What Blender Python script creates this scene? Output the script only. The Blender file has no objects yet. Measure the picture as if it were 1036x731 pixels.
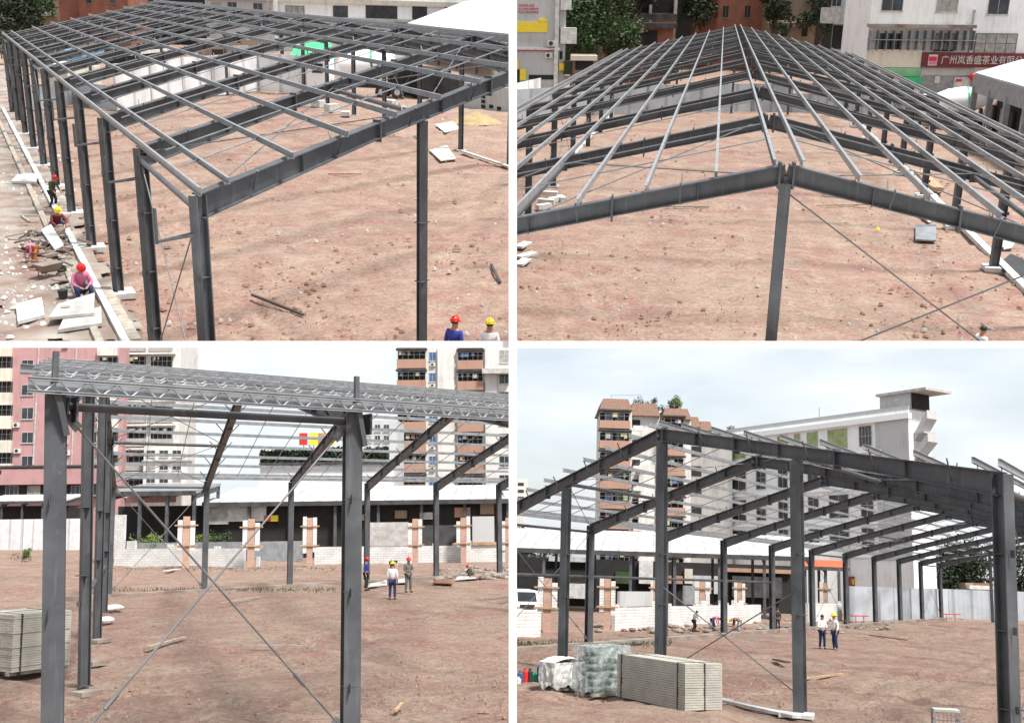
import bpy, bmesh, math, random
from mathutils import Vector, Matrix, noise
random.seed(11)
S = bpy.context.scene
COL = S.collection
PI = math.pi
# ---------------------------------------------------------------- camera and the four site frames
F, CX, CY = 1100.0, 518.0, 365.5          # focal length and centre in photograph pixels
PITCH = math.radians(9.4)
CAM = Vector((0, 0, 5.0))
RWC = Matrix(((1, 0, 0), (0, math.sin(PITCH), math.cos(PITCH)), (0, -math.cos(PITCH), math.sin(PITCH))))   # camera x right, y down, z forward -> world
R0 = Matrix(((1, 0, 0), (0, 0, -1), (0, 1, 0)))

def V(*a): return Vector(a)

class Site:
    """a construction site: local x across the steel frame, y along it, z up, metres; k its scale"""
    def __init__(s, W, H, R, B, K, rx, ry, rz, tx, ty, tz, k):
        s.W, s.H, s.R, s.B, s.K, s.k = W, H, R, B, K, k
        w = V(rx, ry, rz)
        Rm = Matrix.Rotation(w.length, 3, w.normalized()) @ R0
        s.Rm, s.t = Rm, V(tx, ty, tz)
        A = RWC @ Rm
        s.M = Matrix.Translation(CAM + k * (RWC @ s.t)) @ (k * A).to_4x4()
        s.C = -(Rm.transposed() @ s.t)             # camera position in site metres
    def ray(s, px, py):
        return s.Rm.transposed() @ V((px - CX) / F, (py - CY) / F, 1.0)
    def g(s, px, py, z=0.0):
        d = s.ray(px, py); q = (z - s.C.z) / d.z
        return s.C + d * q
    def at(s, px, py, depth):
        return s.C + s.ray(px, py) * depth
    def prj(s, p):
        q = s.Rm @ p + s.t
        return CX + F * q.x / q.z, CY + F * q.y / q.z, q.z
    def hgt(s, p, py):
        """height above p at which a vertical reaches picture row py"""
        lo, hi = 0.0, 80.0
        for _ in range(40):
            m = (lo + hi) / 2
            if s.prj(p + V(0, 0, m))[1] > py: lo = m
            else: hi = m
        return lo
    def face(s, p):
        """z rotation that turns local -y towards the camera"""
        d = s.C - p
        return math.atan2(d.y, d.x) + PI / 2
    def bp(s, a, i, z):
        """point of the frame: a -1..1 across, i bays along"""
        return V(a * s.W, i * s.B + s.K * a * s.W, z)
    def rz(s, a): return s.H + s.R * (1 - abs(a))
KU = 12.0
TL = Site(14.67443, 6.5, 2.91112, 8.27713, 0.59893, 0.32489, -0.46526, -0.04741, 1.76817, -1.8788, 40.82484, KU)
TR = Site(12.78738, 6.5, 2.98693, 10.55611, 0.0666, 0.32718, 0.18036, 0.0402, 6.03341, 4.72407, 27.34833, KU)
BL = Site(22.47, 6.5, 3.31, 5.78, -0.38092, -0.12555, 0.87489, -0.07275, -15.36011, 10.20727, 39.86827, 1.0)
BR = Site(13.06702, 6.5, 2.67465, 9.77053, -0.62994, -0.1952, 0.582, -0.02252, 5.33868, 11.69961, 39.14788, 1.0)

# ---------------------------------------------------------------- materials
def _nt(name):
    m = bpy.data.materials.new(name); m.use_nodes = True
    n = m.node_tree.nodes; b = n['Principled BSDF']
    return m, m.node_tree, n, b
def mat(name, c, rough=0.6, var=0.12, scale=2.0, bump=0.0, metal=0.0, c2=None, detail=6, bscale=None, emit=0):
    m, t, n, b = _nt(name)
    tc = n.new('ShaderNodeTexCoord'); nz = n.new('ShaderNodeTexNoise'); nz.inputs['Scale'].default_value = scale; nz.inputs['Detail'].default_value = detail
    t.links.new(tc.outputs['Object'], nz.inputs['Vector'])
    r = n.new('ShaderNodeValToRGB')
    if c2 is None:
        ca = [max(0, x * (1 - var)) for x in c]; cb = [min(1, x * (1 + var)) for x in c]
    else: ca, cb = c, c2
    r.color_ramp.elements[0].position = 0.32; r.color_ramp.elements[1].position = 0.68
    r.color_ramp.elements[0].color = (*ca, 1); r.color_ramp.elements[1].color = (*cb, 1)
    t.links.new(nz.outputs['Fac'], r.inputs['Fac']); t.links.new(r.outputs['Color'], b.inputs['Base Color'])
    b.inputs['Roughness'].default_value = rough; b.inputs['Metallic'].default_value = metal
    if bump:
        n2 = n.new('ShaderNodeTexNoise'); n2.inputs['Scale'].default_value = bscale or scale * 4; n2.inputs['Detail'].default_value = 8
        t.links.new(tc.outputs['Object'], n2.inputs['Vector'])
        bp = n.new('ShaderNodeBump'); bp.inputs['Strength'].default_value = bump; bp.inputs['Distance'].default_value = 0.05
        t.links.new(n2.outputs['Fac'], bp.inputs['Height']); t.links.new(bp.outputs['Normal'], b.inputs['Normal'])
    return m
def brickmat(name, c1, c2, mortar, sx=0.24, sy=0.07, ms=0.012, rough=0.85, var=0.3):
    """bricks or blocks laid out in the wall's own x (or y) and z"""
    m, t, n, b = _nt(name)
    tc = n.new('ShaderNodeTexCoord'); sep = n.new('ShaderNodeSeparateXYZ'); t.links.new(tc.outputs['Object'], sep.inputs[0])
    ad = n.new('ShaderNodeMath'); ad.operation = 'ADD'; t.links.new(sep.outputs[0], ad.inputs[0]); t.links.new(sep.outputs[1], ad.inputs[1])
    cb = n.new('ShaderNodeCombineXYZ'); t.links.new(ad.outputs[0], cb.inputs[0]); t.links.new(sep.outputs[2], cb.inputs[1])
    br = n.new('ShaderNodeTexBrick'); br.inputs['Scale'].default_value = 1.0
    br.inputs['Brick Width'].default_value = sx; br.inputs['Row Height'].default_value = sy; br.inputs['Mortar Size'].default_value = ms
    br.inputs['Color1'].default_value = (*c1, 1); br.inputs['Color2'].default_value = (*c2, 1); br.inputs['Mortar'].default_value = (*mortar, 1)
    t.links.new(cb.outputs[0], br.inputs['Vector'])
    nz = n.new('ShaderNodeTexNoise'); nz.inputs['Scale'].default_value = 0.8; nz.inputs['Detail'].default_value = 8; t.links.new(tc.outputs['Object'], nz.inputs['Vector'])
    mx = n.new('ShaderNodeMix'); mx.data_type = 'RGBA'; mx.blend_type = 'MULTIPLY'; mx.inputs[0].default_value = var
    r = n.new('ShaderNodeValToRGB'); r.color_ramp.elements[0].position = .35; r.color_ramp.elements[1].position = .6
    r.color_ramp.elements[0].color = (.3, .28, .25, 1)
    t.links.new(nz.outputs['Fac'], r.inputs['Fac']); t.links.new(br.outputs['Color'], mx.inputs[6]); t.links.new(r.outputs['Color'], mx.inputs[7])
    t.links.new(mx.outputs[2], b.inputs['Base Color']); b.inputs['Roughness'].default_value = rough
    bp = n.new('ShaderNodeBump'); bp.inputs['Strength'].default_value = .5; bp.inputs['Distance'].default_value = .01
    t.links.new(br.outputs['Fac'], bp.inputs['Height']); bp.invert = True; t.links.new(bp.outputs['Normal'], b.inputs['Normal'])
    return m
def stainmat(name, c, stain, amt=0.5, rough=0.8, sc=0.35):
    """plaster with vertical rain stains and blotches"""
    m, t, n, b = _nt(name)
    tc = n.new('ShaderNodeTexCoord'); mp = n.new('ShaderNodeMapping'); mp.inputs['Scale'].default_value = (1.6, 1.6, 0.16)
    t.links.new(tc.outputs['Object'], mp.inputs[0])
    n1 = n.new('ShaderNodeTexNoise'); n1.inputs['Scale'].default_value = 1.4; n1.inputs['Detail'].default_value = 8; n1.inputs['Roughness'].default_value = .65
    t.links.new(mp.outputs[0], n1.inputs['Vector'])
    n2 = n.new('ShaderNodeTexNoise'); n2.inputs['Scale'].default_value = sc; n2.inputs['Detail'].default_value = 9; t.links.new(tc.outputs['Object'], n2.inputs['Vector'])
    mu = n.new('ShaderNodeMath'); mu.operation = 'MULTIPLY'; t.links.new(n1.outputs['Fac'], mu.inputs[0]); t.links.new(n2.outputs['Fac'], mu.inputs[1])
    r = n.new('ShaderNodeValToRGB'); r.color_ramp.elements[0].position = .22; r.color_ramp.elements[1].position = .42
    r.color_ramp.elements[0].color = (0, 0, 0, 1); r.color_ramp.elements[1].color = (amt, amt, amt, 1)
    t.links.new(mu.outputs[0], r.inputs['Fac'])
    mx = n.new('ShaderNodeMix'); mx.data_type = 'RGBA'; mx.inputs[6].default_value = (*c, 1); mx.inputs[7].default_value = (*stain, 1)
    t.links.new(r.outputs['Color'], mx.inputs[0]); t.links.new(mx.outputs[2], b.inputs['Base Color']); b.inputs['Roughness'].default_value = rough
    return m
def ribmat(name, c, per=0.25, rough=0.45, var=.1, axis=0, amt=.35):
    """ribbed sheet metal: the ribs as bump along one own axis, with dirt"""
    m, t, n, b = _nt(name)
    tc = n.new('ShaderNodeTexCoord'); w = n.new('ShaderNodeTexWave'); w.bands_direction = 'XYZ'[axis]; w.inputs['Scale'].default_value = 0.314 / per * 1.0
    t.links.new(tc.outputs['Object'], w.inputs['Vector'])
    bp = n.new('ShaderNodeBump'); bp.inputs['Strength'].default_value = amt; bp.inputs['Distance'].default_value = .03
    t.links.new(w.outputs['Fac'], bp.inputs['Height']); t.links.new(bp.outputs['Normal'], b.inputs['Normal'])
    nz = n.new('ShaderNodeTexNoise'); nz.inputs['Scale'].default_value = .6; nz.inputs['Detail'].default_value = 7; t.links.new(tc.outputs['Object'], nz.inputs['Vector'])
    r = n.new('ShaderNodeValToRGB'); r.color_ramp.elements[0].color = (*[x * (1 - var) for x in c], 1); r.color_ramp.elements[1].color = (*[min(1, x * (1 + var)) for x in c], 1)
    r.color_ramp.elements[0].position = .35; r.color_ramp.elements[1].position = .6
    w2 = n.new('ShaderNodeTexWave'); w2.bands_direction = 'XYZ'[axis]; w2.inputs['Scale'].default_value = 0.314 / (per * 4); w2.inputs['Distortion'].default_value = .3; t.links.new(tc.outputs['Object'], w2.inputs['Vector'])
    r2 = n.new('ShaderNodeValToRGB'); r2.color_ramp.elements[0].position = .0; r2.color_ramp.elements[1].position = .12; r2.color_ramp.elements[0].color = (.6, .6, .6, 1); r2.color_ramp.elements[1].color = (1, 1, 1, 1); t.links.new(w2.outputs['Fac'], r2.inputs['Fac'])
    mx = n.new('ShaderNodeMix'); mx.data_type = 'RGBA'; mx.blend_type = 'MULTIPLY'; mx.inputs[0].default_value = .8; t.links.new(nz.outputs['Fac'], r.inputs['Fac']); t.links.new(r.outputs['Color'], mx.inputs[6]); t.links.new(r2.outputs['Color'], mx.inputs[7])
    t.links.new(mx.outputs[2], b.inputs['Base Color']); b.inputs['Roughness'].default_value = rough
    return m
def soilmat(name, seed, greyamt=0.5, rough_scale=1.0, warm=1.0):
    """red clay and sandy building-site soil: patches, streaks, pale pebbles and dark clods"""
    m, t, n, b = _nt(name)
    tc = n.new('ShaderNodeTexCoord'); mp = n.new('ShaderNodeMapping'); mp.inputs['Location'].default_value = (seed * 7.3, seed * 3.1, 0)
    t.links.new(tc.outputs['Object'], mp.inputs[0]); P = mp.outputs[0]
    def N(sc, det=8, ro=.55, dist=0):
        x = n.new('ShaderNodeTexNoise'); x.inputs['Scale'].default_value = sc; x.inputs['Detail'].default_value = det; x.inputs['Roughness'].default_value = ro
        x.inputs['Distortion'].default_value = dist; t.links.new(P, x.inputs['Vector']); return x.outputs['Fac']
    def R(f, a, bb, ca=(0, 0, 0), cb=(1, 1, 1)):
        x = n.new('ShaderNodeValToRGB'); x.color_ramp.elements[0].position = a; x.color_ramp.elements[1].position = bb
        x.color_ramp.elements[0].color = (*ca, 1); x.color_ramp.elements[1].color = (*cb, 1); t.links.new(f, x.inputs['Fac']); return x.outputs['Color']
    def MX(f, a, bb, mode='MIX'):
        x = n.new('ShaderNodeMix'); x.data_type = 'RGBA'; x.blend_type = mode
        if isinstance(f, float): x.inputs[0].default_value = f
        else: t.links.new(f, x.inputs[0])
        for i, q in ((6, a), (7, bb)):
            if isinstance(q, tuple): x.inputs[i].default_value = (*q, 1)
            else: t.links.new(q, x.inputs[i])
        return x.outputs[2]
    big = N(.10 * rough_scale, 6, .6, .6); mid = N(.55 * rough_scale, 9, .65, .4); fine = N(5.5, 8, .7); gr = N(28, 5, .7); streak = N(.22, 8, .62, 2.2)
    c = MX(R(big, .38, .62), (0.276, 0.152, 0.124), (0.308, 0.220, 0.168))
    c = MX(R(mid, .42, .66), c, (0.340, 0.260, 0.204))
    c = MX(R(streak, .56, .66, cb=(greyamt,) * 3), c, (0.264, 0.224, 0.176))
    c = MX(R(N(.8, 9, .7, 1.2), .57, .66, cb=(.75,) * 3), c, (0.216, 0.088, 0.064))
    c = MX(.60, c, R(fine, .34, .66, (.36, .30, .28), (1.38, 1.36, 1.34)), 'MULTIPLY')
    c = MX(.65, c, R(gr, .3, .7, (.45, .42, .4), (1.3, 1.3, 1.3)), 'MULTIPLY')
    # smoothed wheel tracks and damp stretches, long in one direction
    mp2 = n.new('ShaderNodeMapping'); mp2.inputs['Rotation'].default_value = (0, 0, .6 + seed); mp2.inputs['Scale'].default_value = (.13, .5, 1); t.links.new(P, mp2.inputs[0])
    def N2(sc, det=6, ro=.55, dist=.5):
        x = n.new('ShaderNodeTexNoise'); x.inputs['Scale'].default_value = sc; x.inputs['Detail'].default_value = det; x.inputs['Roughness'].default_value = ro
        x.inputs['Distortion'].default_value = dist; t.links.new(mp2.outputs[0], x.inputs['Vector']); return x.outputs['Fac']
    c = MX(R(N2(1.3), .50, .66, cb=(.35,) * 3), c, (0.344, 0.264, 0.196))
    c = MX(R(N2(2.1, 8, .66, 2.5), .54, .66, cb=(.55,) * 3), c, (0.180, 0.092, 0.072))
    c = MX(R(N(.16, 7, .6, .8), .55, .63, cb=(.6,) * 3), c, (0.200, 0.132, 0.100))
    c = MX(R(N(1.7, 10, .78, .8), .55, .66, cb=(.7,) * 3), c, (0.152, 0.080, 0.060))
    c = MX(R(N(2.6, 10, .75, .5), .58, .68, cb=(.6,) * 3), c, (0.424, 0.380, 0.320))
    vo = n.new('ShaderNodeTexVoronoi'); vo.inputs['Scale'].default_value = 3.1; t.links.new(P, vo.inputs['Vector'])
    c = MX(R(vo.outputs['Distance'], .035, .06, (.7,) * 3, (0, 0, 0)), c, (0.496, 0.456, 0.416))
    vo2 = n.new('ShaderNodeTexVoronoi'); vo2.inputs['Scale'].default_value = 4.7; t.links.new(P, vo2.inputs['Vector'])
    c = MX(R(vo2.outputs['Distance'], .04, .09, (.6,) * 3, (0, 0, 0)), c, (0.128, 0.072, 0.056))
    t.links.new(c, b.inputs['Base Color']); b.inputs['Roughness'].default_value = .95
    if warm > 1: c = MX(R(N(.09, 5, .6, .4), .36, .56, (.35, .35, .35), (.85, .85, .85)), c, MX(R(fine, .35, .65), (.36, .245, .165), (.54, .40, .285)))
    ad = n.new('ShaderNodeMath'); ad.operation = 'MULTIPLY_ADD'; t.links.new(mid, ad.inputs[0]); ad.inputs[1].default_value = 2.0; t.links.new(fine, ad.inputs[2])
    bp = n.new('ShaderNodeBump'); bp.inputs['Strength'].default_value = .9; bp.inputs['Distance'].default_value = .16
    t.links.new(ad.outputs[0], bp.inputs['Height']); t.links.new(bp.outputs['Normal'], b.inputs['Normal'])
    return m
MT = {}
def steelmat():
    m, t, n, b = _nt('dark_primer_paint')
    tc = n.new('ShaderNodeTexCoord')
    def N(sc, det, ro, lo, hi, ca, cb, stretch=None):
        v = tc.outputs['Object']
        if stretch: mp = n.new('ShaderNodeMapping'); mp.inputs['Scale'].default_value = stretch; t.links.new(v, mp.inputs[0]); v = mp.outputs[0]
        x = n.new('ShaderNodeTexNoise'); x.inputs['Scale'].default_value = sc; x.inputs['Detail'].default_value = det; x.inputs['Roughness'].default_value = ro; t.links.new(v, x.inputs['Vector'])
        r = n.new('ShaderNodeValToRGB'); r.color_ramp.elements[0].position = lo; r.color_ramp.elements[1].position = hi; r.color_ramp.elements[0].color = (*ca, 1); r.color_ramp.elements[1].color = (*cb, 1); t.links.new(x.outputs['Fac'], r.inputs['Fac']); return r.outputs['Color']
    c = N(.9, 8, .6, .35, .65, (.046, .050, .056), (.088, .094, .102))
    for (f, col) in ((N(5, 9, .75, .60, .68, (0, 0, 0), (.6, .6, .6)), (.17, .17, .17)), (N(2.2, 9, .7, .63, .70, (0, 0, 0), (.75, .75, .75), (1, 1, .25)), (.13, .075, .05)), (N(7, 6, .6, .56, .66, (0, 0, 0), (.35, .35, .35), (1, 1, .08)), (.15, .155, .16))):
        x = n.new('ShaderNodeMix'); x.data_type = 'RGBA'; t.links.new(f, x.inputs[0]); t.links.new(c, x.inputs[6]); x.inputs[7].default_value = (*col, 1); c = x.outputs[2]
    t.links.new(c, b.inputs['Base Color']); b.inputs['Roughness'].default_value = .52
    return m
MT['steel'] = steelmat()
MT['steel_light'] = mat('grey_primer_paint', (.15, .157, .168), .5, .2, 1.0, .1)
MT['galv'] = mat('galvanised_steel', (.27, .285, .30), .38, .18, 3.0, .05, .35)
MT['galv_dark'] = mat('galvanised_steel_dull', (.27, .285, .30), .45, .2, 2.0, .05, .3)
MT['rod'] = mat('bare_steel_rod', (.13, .13, .135), .5, .2, 3)
MT['conc'] = mat('pale_concrete', (.42, .41, .39), .9, .25, 1.5, .5)
MT['conc_white'] = mat('white_cement', (.44, .43, .41), .9, .12, 2, .5, c2=(.66, .66, .64))
MT['conc_dirty'] = mat('dirty_concrete', (.17, .105, .08), .95, .4, .6, .9, c2=(.32, .295, .26), detail=12)
MT['white'] = mat('white_paint', (.87, .875, .88), .7, .01, 2)
MT['white_wall'] = stainmat('white_plaster', (.80, .80, .79), (.40, .38, .35), .45)
MT['cream_wall'] = stainmat('cream_plaster', (.62, .59, .50), (.30, .27, .22), .6)
MT['grey_wall'] = stainmat('grey_plaster', (.47, .475, .475), (.27, .26, .25), .5)
MT['pink_wall'] = stainmat('pink_plaster', (.44, .245, .245), (.24, .16, .15), .6)
MT['tan_wall'] = stainmat('old_tan_plaster', (.25, .18, .125), (.08, .065, .05), .8)
MT['apt_wall'] = stainmat('apartment_plaster', (.60, .595, .565), (.30, .28, .26), .6)
MT['apt_grey'] = stainmat('weathered_apartment_plaster', (.36, .345, .325), (.16, .15, .14), .7)
MT['orange'] = stainmat('salmon_plaster', (.37, .22, .16), (.26, .15, .11), .65)
MT['brown_roof'] = mat('brown_roof_tiles', (.20, .115, .085), .85, .25, 6, .5)
MT['brick'] = brickmat('orange_brick', (.29, .075, .04), (.21, .055, .033), (.24, .14, .10))
MT['blocks'] = brickmat('aerated_blocks', (.70, .70, .69), (.62, .62, .60), (.40, .38, .36), .6, .22, .014, var=.25)
MT['brick_raw'] = brickmat('rough_brick_core', (.46, .20, .12), (.55, .32, .22), (.45, .40, .35), .24, .09, .015)
MT['glass'] = mat('dark_window_glass', (.03, .035, .04), .12, .5, .7)
MT['glass_blue'] = mat('blue_window_glass', (.05, .12, .26), .15, .4, .9)
MT['glass_green'] = mat('green_window_glass', (.16, .24, .05), .15, .4, .9, c2=(.36, .42, .16))
MT['frame'] = mat('aluminium_frame', (.5, .5, .5), .5, .1, 3)
MT['dark'] = mat('painted_shade_black', (.018, .017, .016), .9, .3, 1)  # near-black standing in for shade in openings, interiors and gaps
MT['black'] = mat('black_iron', (.025, .025, .027), .6, .3, 2)
MT['roof_white'] = ribmat('white_roof_sheet', (.49, .495, .51), .45, .5, .16)
MT['hoard'] = ribmat('pale_hoarding_sheet', (.40, .43, .46), .5, .5, .1)
MT['hoard_white'] = ribmat('white_hoarding_sheet', (.76, .77, .78), .5, .5, .1)
MT['roof_dark'] = mat('dark_roof_edge', (.05, .05, .05), .8, .4, 1)  # near-black grey of roof edges, ledges and stall fronts
MT['yellow'] = mat('yellow_paint', (.80, .60, .03), .55, .06, 3)
MT['red'] = mat('red_paint', (.55, .025, .02), .5, .1, 3)
MT['darkred'] = mat('dark_red_board', (.13, .014, .016), .5, .12, 3)
MT['green'] = mat('green_sheet', (.03, .42, .16), .5, .15, 1)
MT['palegreen'] = mat('pale_green_board', (.20, .42, .24), .6, .15, 1)
MT['blue'] = mat('blue_sheet', (.12, .38, .62), .5, .1, 1)
MT['orangered'] = mat('orange_awning', (.70, .11, .05), .6, .1, 1)
MT['timber'] = mat('site_timber', (.40, .26, .15), .85, .3, 3, .3)
MT['timber_grey'] = mat('weathered_timber', (.33, .29, .24), .9, .3, 3, .3)
MT['rust'] = mat('rusty_bar', (.20, .09, .05), .85, .35, 4, .3)
MT['darkbar'] = mat('dark_steel_bar', (.06, .05, .05), .7, .3, 4)
MT['sand'] = mat('yellow_sand', (.34, .25, .13), .95, .2, 2, .5)
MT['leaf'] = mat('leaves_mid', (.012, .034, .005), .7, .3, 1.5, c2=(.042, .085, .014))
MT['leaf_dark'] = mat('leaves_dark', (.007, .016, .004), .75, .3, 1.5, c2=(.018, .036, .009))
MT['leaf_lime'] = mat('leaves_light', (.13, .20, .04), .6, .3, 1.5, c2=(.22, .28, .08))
MT['bark'] = mat('bark', (.10, .075, .05), .9, .3, 5, .5)
MT['panel'] = mat('cement_panel', (.37, .355, .31), .9, .12, 2.5, .4)
MT['panel_edge'] = mat('cement_panel_edge', (.46, .44, .34), .9, .2, 6, .4)
MT['film'] = mat('plastic_film', (.42, .46, .46), .22, .25, 5, .7)
_m = MT['film']; _b = _m.node_tree.nodes['Principled BSDF']; _n = _m.node_tree.nodes.new('ShaderNodeTexNoise'); _n.inputs['Scale'].default_value = 3.2; _n.inputs['Detail'].default_value = 8; _n.inputs['Roughness'].default_value = .7
_r = _m.node_tree.nodes.new('ShaderNodeValToRGB'); _r.color_ramp.elements[0].position = .4; _r.color_ramp.elements[1].position = .62; _r.color_ramp.elements[0].color = (.16, .16, .16, 1); _r.color_ramp.elements[1].color = (.8, .8, .8, 1)
_m.node_tree.links.new(_n.outputs['Fac'], _r.inputs['Fac']); _m.node_tree.links.new(_r.outputs['Color'], _b.inputs['Alpha'])
MT['bag'] = mat('green_printed_bag', (.03, .11, .06), .5, .5, 5, .3, c2=(.22, .28, .24))
MT['skin'] = mat('skin', (.40, .22, .14), .6, .1, 5)
MT['hair'] = mat('black_hair', (.012, .01, .009), .6, .2, 20)
MT['shoe'] = mat('dark_shoe', (.03, .028, .025), .7, .2, 5)
def cloth(name, c): return mat(name, c, .85, .15, 6, .2)
for nm, c in dict(c_white=(.74, .74, .74), c_navy=(.02, .03, .10), c_blue=(.03, .05, .28), c_black=(.025, .025, .028), c_jeans=(.06, .09, .17), c_pink=(.62, .18, .33), c_maroon=(.14, .02, .03),
                  c_olive=(.06, .065, .045), c_grey=(.11, .115, .11), c_palegrey=(.42, .42, .44), c_orange=(.75, .22, .04), c_green=(.05, .06, .03)).items():
    MT[nm] = cloth('cloth_' + nm[2:], c)
MT['h_red'] = mat('red_helmet_plastic', (.62, .02, .015), .3, .05, 3)
MT['h_yellow'] = mat('yellow_helmet_plastic', (.85, .66, .03), .3, .05, 3)

# ---------------------------------------------------------------- mesh builder
class MB:
    def __init__(s): s.v = []; s.f = []; s.smooth = False
    def add(s, vs, fs):
        o = len(s.v); s.v += [Vector(p) for p in vs]; s.f += [tuple(i + o for i in q) for q in fs]; return s
    def hexa(s, p):
        return s.add(p, [(0, 3, 2, 1), (4, 5, 6, 7), (0, 1, 5, 4), (1, 2, 6, 5), (2, 3, 7, 6), (3, 0, 4, 7)])
    def box(s, x0, x1, y0, y1, z0, z1):
        return s.hexa([(x0, y0, z0), (x1, y0, z0), (x1, y1, z0), (x0, y1, z0), (x0, y0, z1), (x1, y0, z1), (x1, y1, z1), (x0, y1, z1)])
    def beam(s, a, b, w, h, up=(0, 0, 1), w2=None, h2=None, offu=0.0):
        """bar from a to b: w sideways, h along up"""
        a, b = Vector(a), Vector(b); d = (b - a).normalized(); u = Vector(up); sd = d.cross(u)
        if sd.length < 1e-5: sd = d.cross(V(1, 0, 0))
        sd.normalize(); u = sd.cross(d).normalized(); w2 = w2 or w; h2 = h2 or h
        a = a + u * offu; b = b + u * offu
        q = []
        for p, ww, hh in ((a, w, h), (b, w2, h2)):
            q += [p - sd * ww / 2 - u * hh / 2, p + sd * ww / 2 - u * hh / 2, p + sd * ww / 2 + u * hh / 2, p - sd * ww / 2 + u * hh / 2]
        return s.hexa(q)
    def isec(s, a, b, up, d, w, tf=.03, tw=.02, d2=None):
        """I section from a to b, depth d along up, flange width w"""
        a, b = Vector(a), Vector(b); d2 = d2 or d; ax = (b - a).normalized(); u0 = Vector(up); sd = ax.cross(u0).normalized(); u = sd.cross(ax).normalized()
        s.beam(a + u * (d / 2 - tf / 2), b + u * (d2 / 2 - tf / 2), w, tf, u)
        s.beam(a - u * (d / 2 - tf / 2), b - u * (d2 / 2 - tf / 2), w, tf, u)
        s.beam(a, b, tw, d - 2 * tf, u, tw, d2 - 2 * tf)
        return s
    def csec(s, a, b, up, side, h=.2, w=.07, t=.008):
        """open C section: web on one side, lips turned the other way"""
        a, b = Vector(a), Vector(b); ax = (b - a).normalized(); sd = ax.cross(Vector(up)).normalized() * side; u = Vector(up)
        s.beam(a, b, t, h, u)
        for q in (1, -1):
            off = u * (q * (h / 2 - t / 2)) + sd * (w / 2 + t / 2)
            s.beam(a + off, b + off, w, t, u)
        return s
    def tube(s, pts, r, n=8, cap=True):
        pts = [Vector(p) for p in pts]; rr = r if isinstance(r, (list, tuple)) else [r] * len(pts); o = len(s.v); rings = []
        for i, p in enumerate(pts):
            d = (pts[min(i + 1, len(pts) - 1)] - pts[max(i - 1, 0)]).normalized()
            a = d.cross(V(0, 0, 1))
            if a.length < 1e-3: a = d.cross(V(1, 0, 0))
            a.normalize(); b2 = d.cross(a)
            for j in range(n):
                t = 2 * PI * j / n; s.v.append(p + (a * math.cos(t) + b2 * math.sin(t)) * rr[i])
        for i in range(len(pts) - 1):
            for j in range(n):
                k = (j + 1) % n; s.f.append((o + i * n + j, o + (i + 1) * n + j, o + (i + 1) * n + k, o + i * n + k))
        if cap:
            s.f.append(tuple(o + j for j in range(n))); s.f.append(tuple(o + (len(pts) - 1) * n + j for j in reversed(range(n))))
        return s
    def ball(s, c, r, n=10, m=7, sx=1, sy=1, sz=1, zmin=-1.0):
        c = Vector(c); o = len(s.v); rows = []
        for i in range(m + 1):
            ph = -PI / 2 + PI * i / m
            z = max(math.sin(ph), zmin)
            for j in range(n):
                t = 2 * PI * j / n; s.v.append(c + V(math.cos(ph) * math.cos(t) * r * sx, math.cos(ph) * math.sin(t) * r * sy, z * r * sz))
        for i in range(m):
            for j in range(n):
                k = (j + 1) % n; s.f.append((o + i * n + j, o + i * n + k, o + (i + 1) * n + k, o + (i + 1) * n + j))
        return s
    def prism(s, poly, z0, z1, axis='z'):
        """poly (u,v) extruded: axis z -> (u,v,z); y -> (u,z,v); x -> (z,u,v)"""
        f = {'z': lambda u, v, w: (u, v, w), 'y': lambda u, v, w: (u, w, v), 'x': lambda u, v, w: (w, u, v)}[axis]
        n = len(poly); vs = [f(u, v, z0) for u, v in poly] + [f(u, v, z1) for u, v in poly]
        return s.add(vs, [tuple(range(n))[::-1], tuple(range(n, 2 * n))] + [(i, (i + 1) % n, n + (i + 1) % n, n + i) for i in range(n)])
    def build(s, name, material, parent=None, smooth=False, loc=None):
        me = bpy.data.meshes.new(name); vs = s.v if loc is None else [p - loc for p in s.v]
        me.from_pydata([tuple(p) for p in vs], [], s.f); me.materials.append(MT[material] if isinstance(material, str) else material)
        bm = bmesh.new(); bm.from_mesh(me); bmesh.ops.remove_doubles(bm, verts=bm.verts, dist=1e-5) if smooth else None
        if len(bm.faces) < 60000: bmesh.ops.recalc_face_normals(bm, faces=bm.faces)
        bm.to_mesh(me); bm.free()
        if smooth: me.polygons.foreach_set('use_smooth', [True] * len(me.polygons))
        me.update()
        o = bpy.data.objects.new(name, me); COL.objects.link(o)
        if parent is not None: o.parent = parent
        return o
SITE_OF = {}
def props(o, label, cat, group=None, kind=None):
    if label: o['label'] = label
    if cat: o['category'] = cat
    if group: o['group'] = group
    o['kind'] = kind or 'thing'
    return o
def thing(site, name, label, cat, loc, rz=0.0, group=None, sc=1.0):
    o = bpy.data.objects.new(name, None); COL.objects.link(o); o.empty_display_size = .3
    o.matrix_world = site.M @ Matrix.Translation(loc) @ Matrix.Rotation(rz, 4, 'Z') @ Matrix.Scale(sc, 4)
    SITE_OF[o.name] = site
    return props(o, label, cat, group)
def single(site, name, mb, material, label, cat, loc=V(0, 0, 0), rz=0.0, group=None, kind=None, smooth=False):
    """a thing that is one mesh; mb is in its own frame"""
    o = mb.build(name, material, None, smooth)
    o.matrix_world = site.M @ Matrix.Translation(loc) @ Matrix.Rotation(rz, 4, 'Z')
    SITE_OF[o.name] = site
    return props(o, label, cat, group, kind)
def dup(root, mw, label=None, group=None):
    r = root.copy(); COL.objects.link(r); r.matrix_world = mw; SITE_OF[r.name] = SITE_OF[root.name]
    if label: r['label'] = label
    if group: r['group'] = group
    for ch in root.children:
        c = ch.copy(); COL.objects.link(c); c.parent = r
        for g_ in ch.children:
            d = g_.copy(); COL.objects.link(d); d.parent = c
    return r
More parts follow.
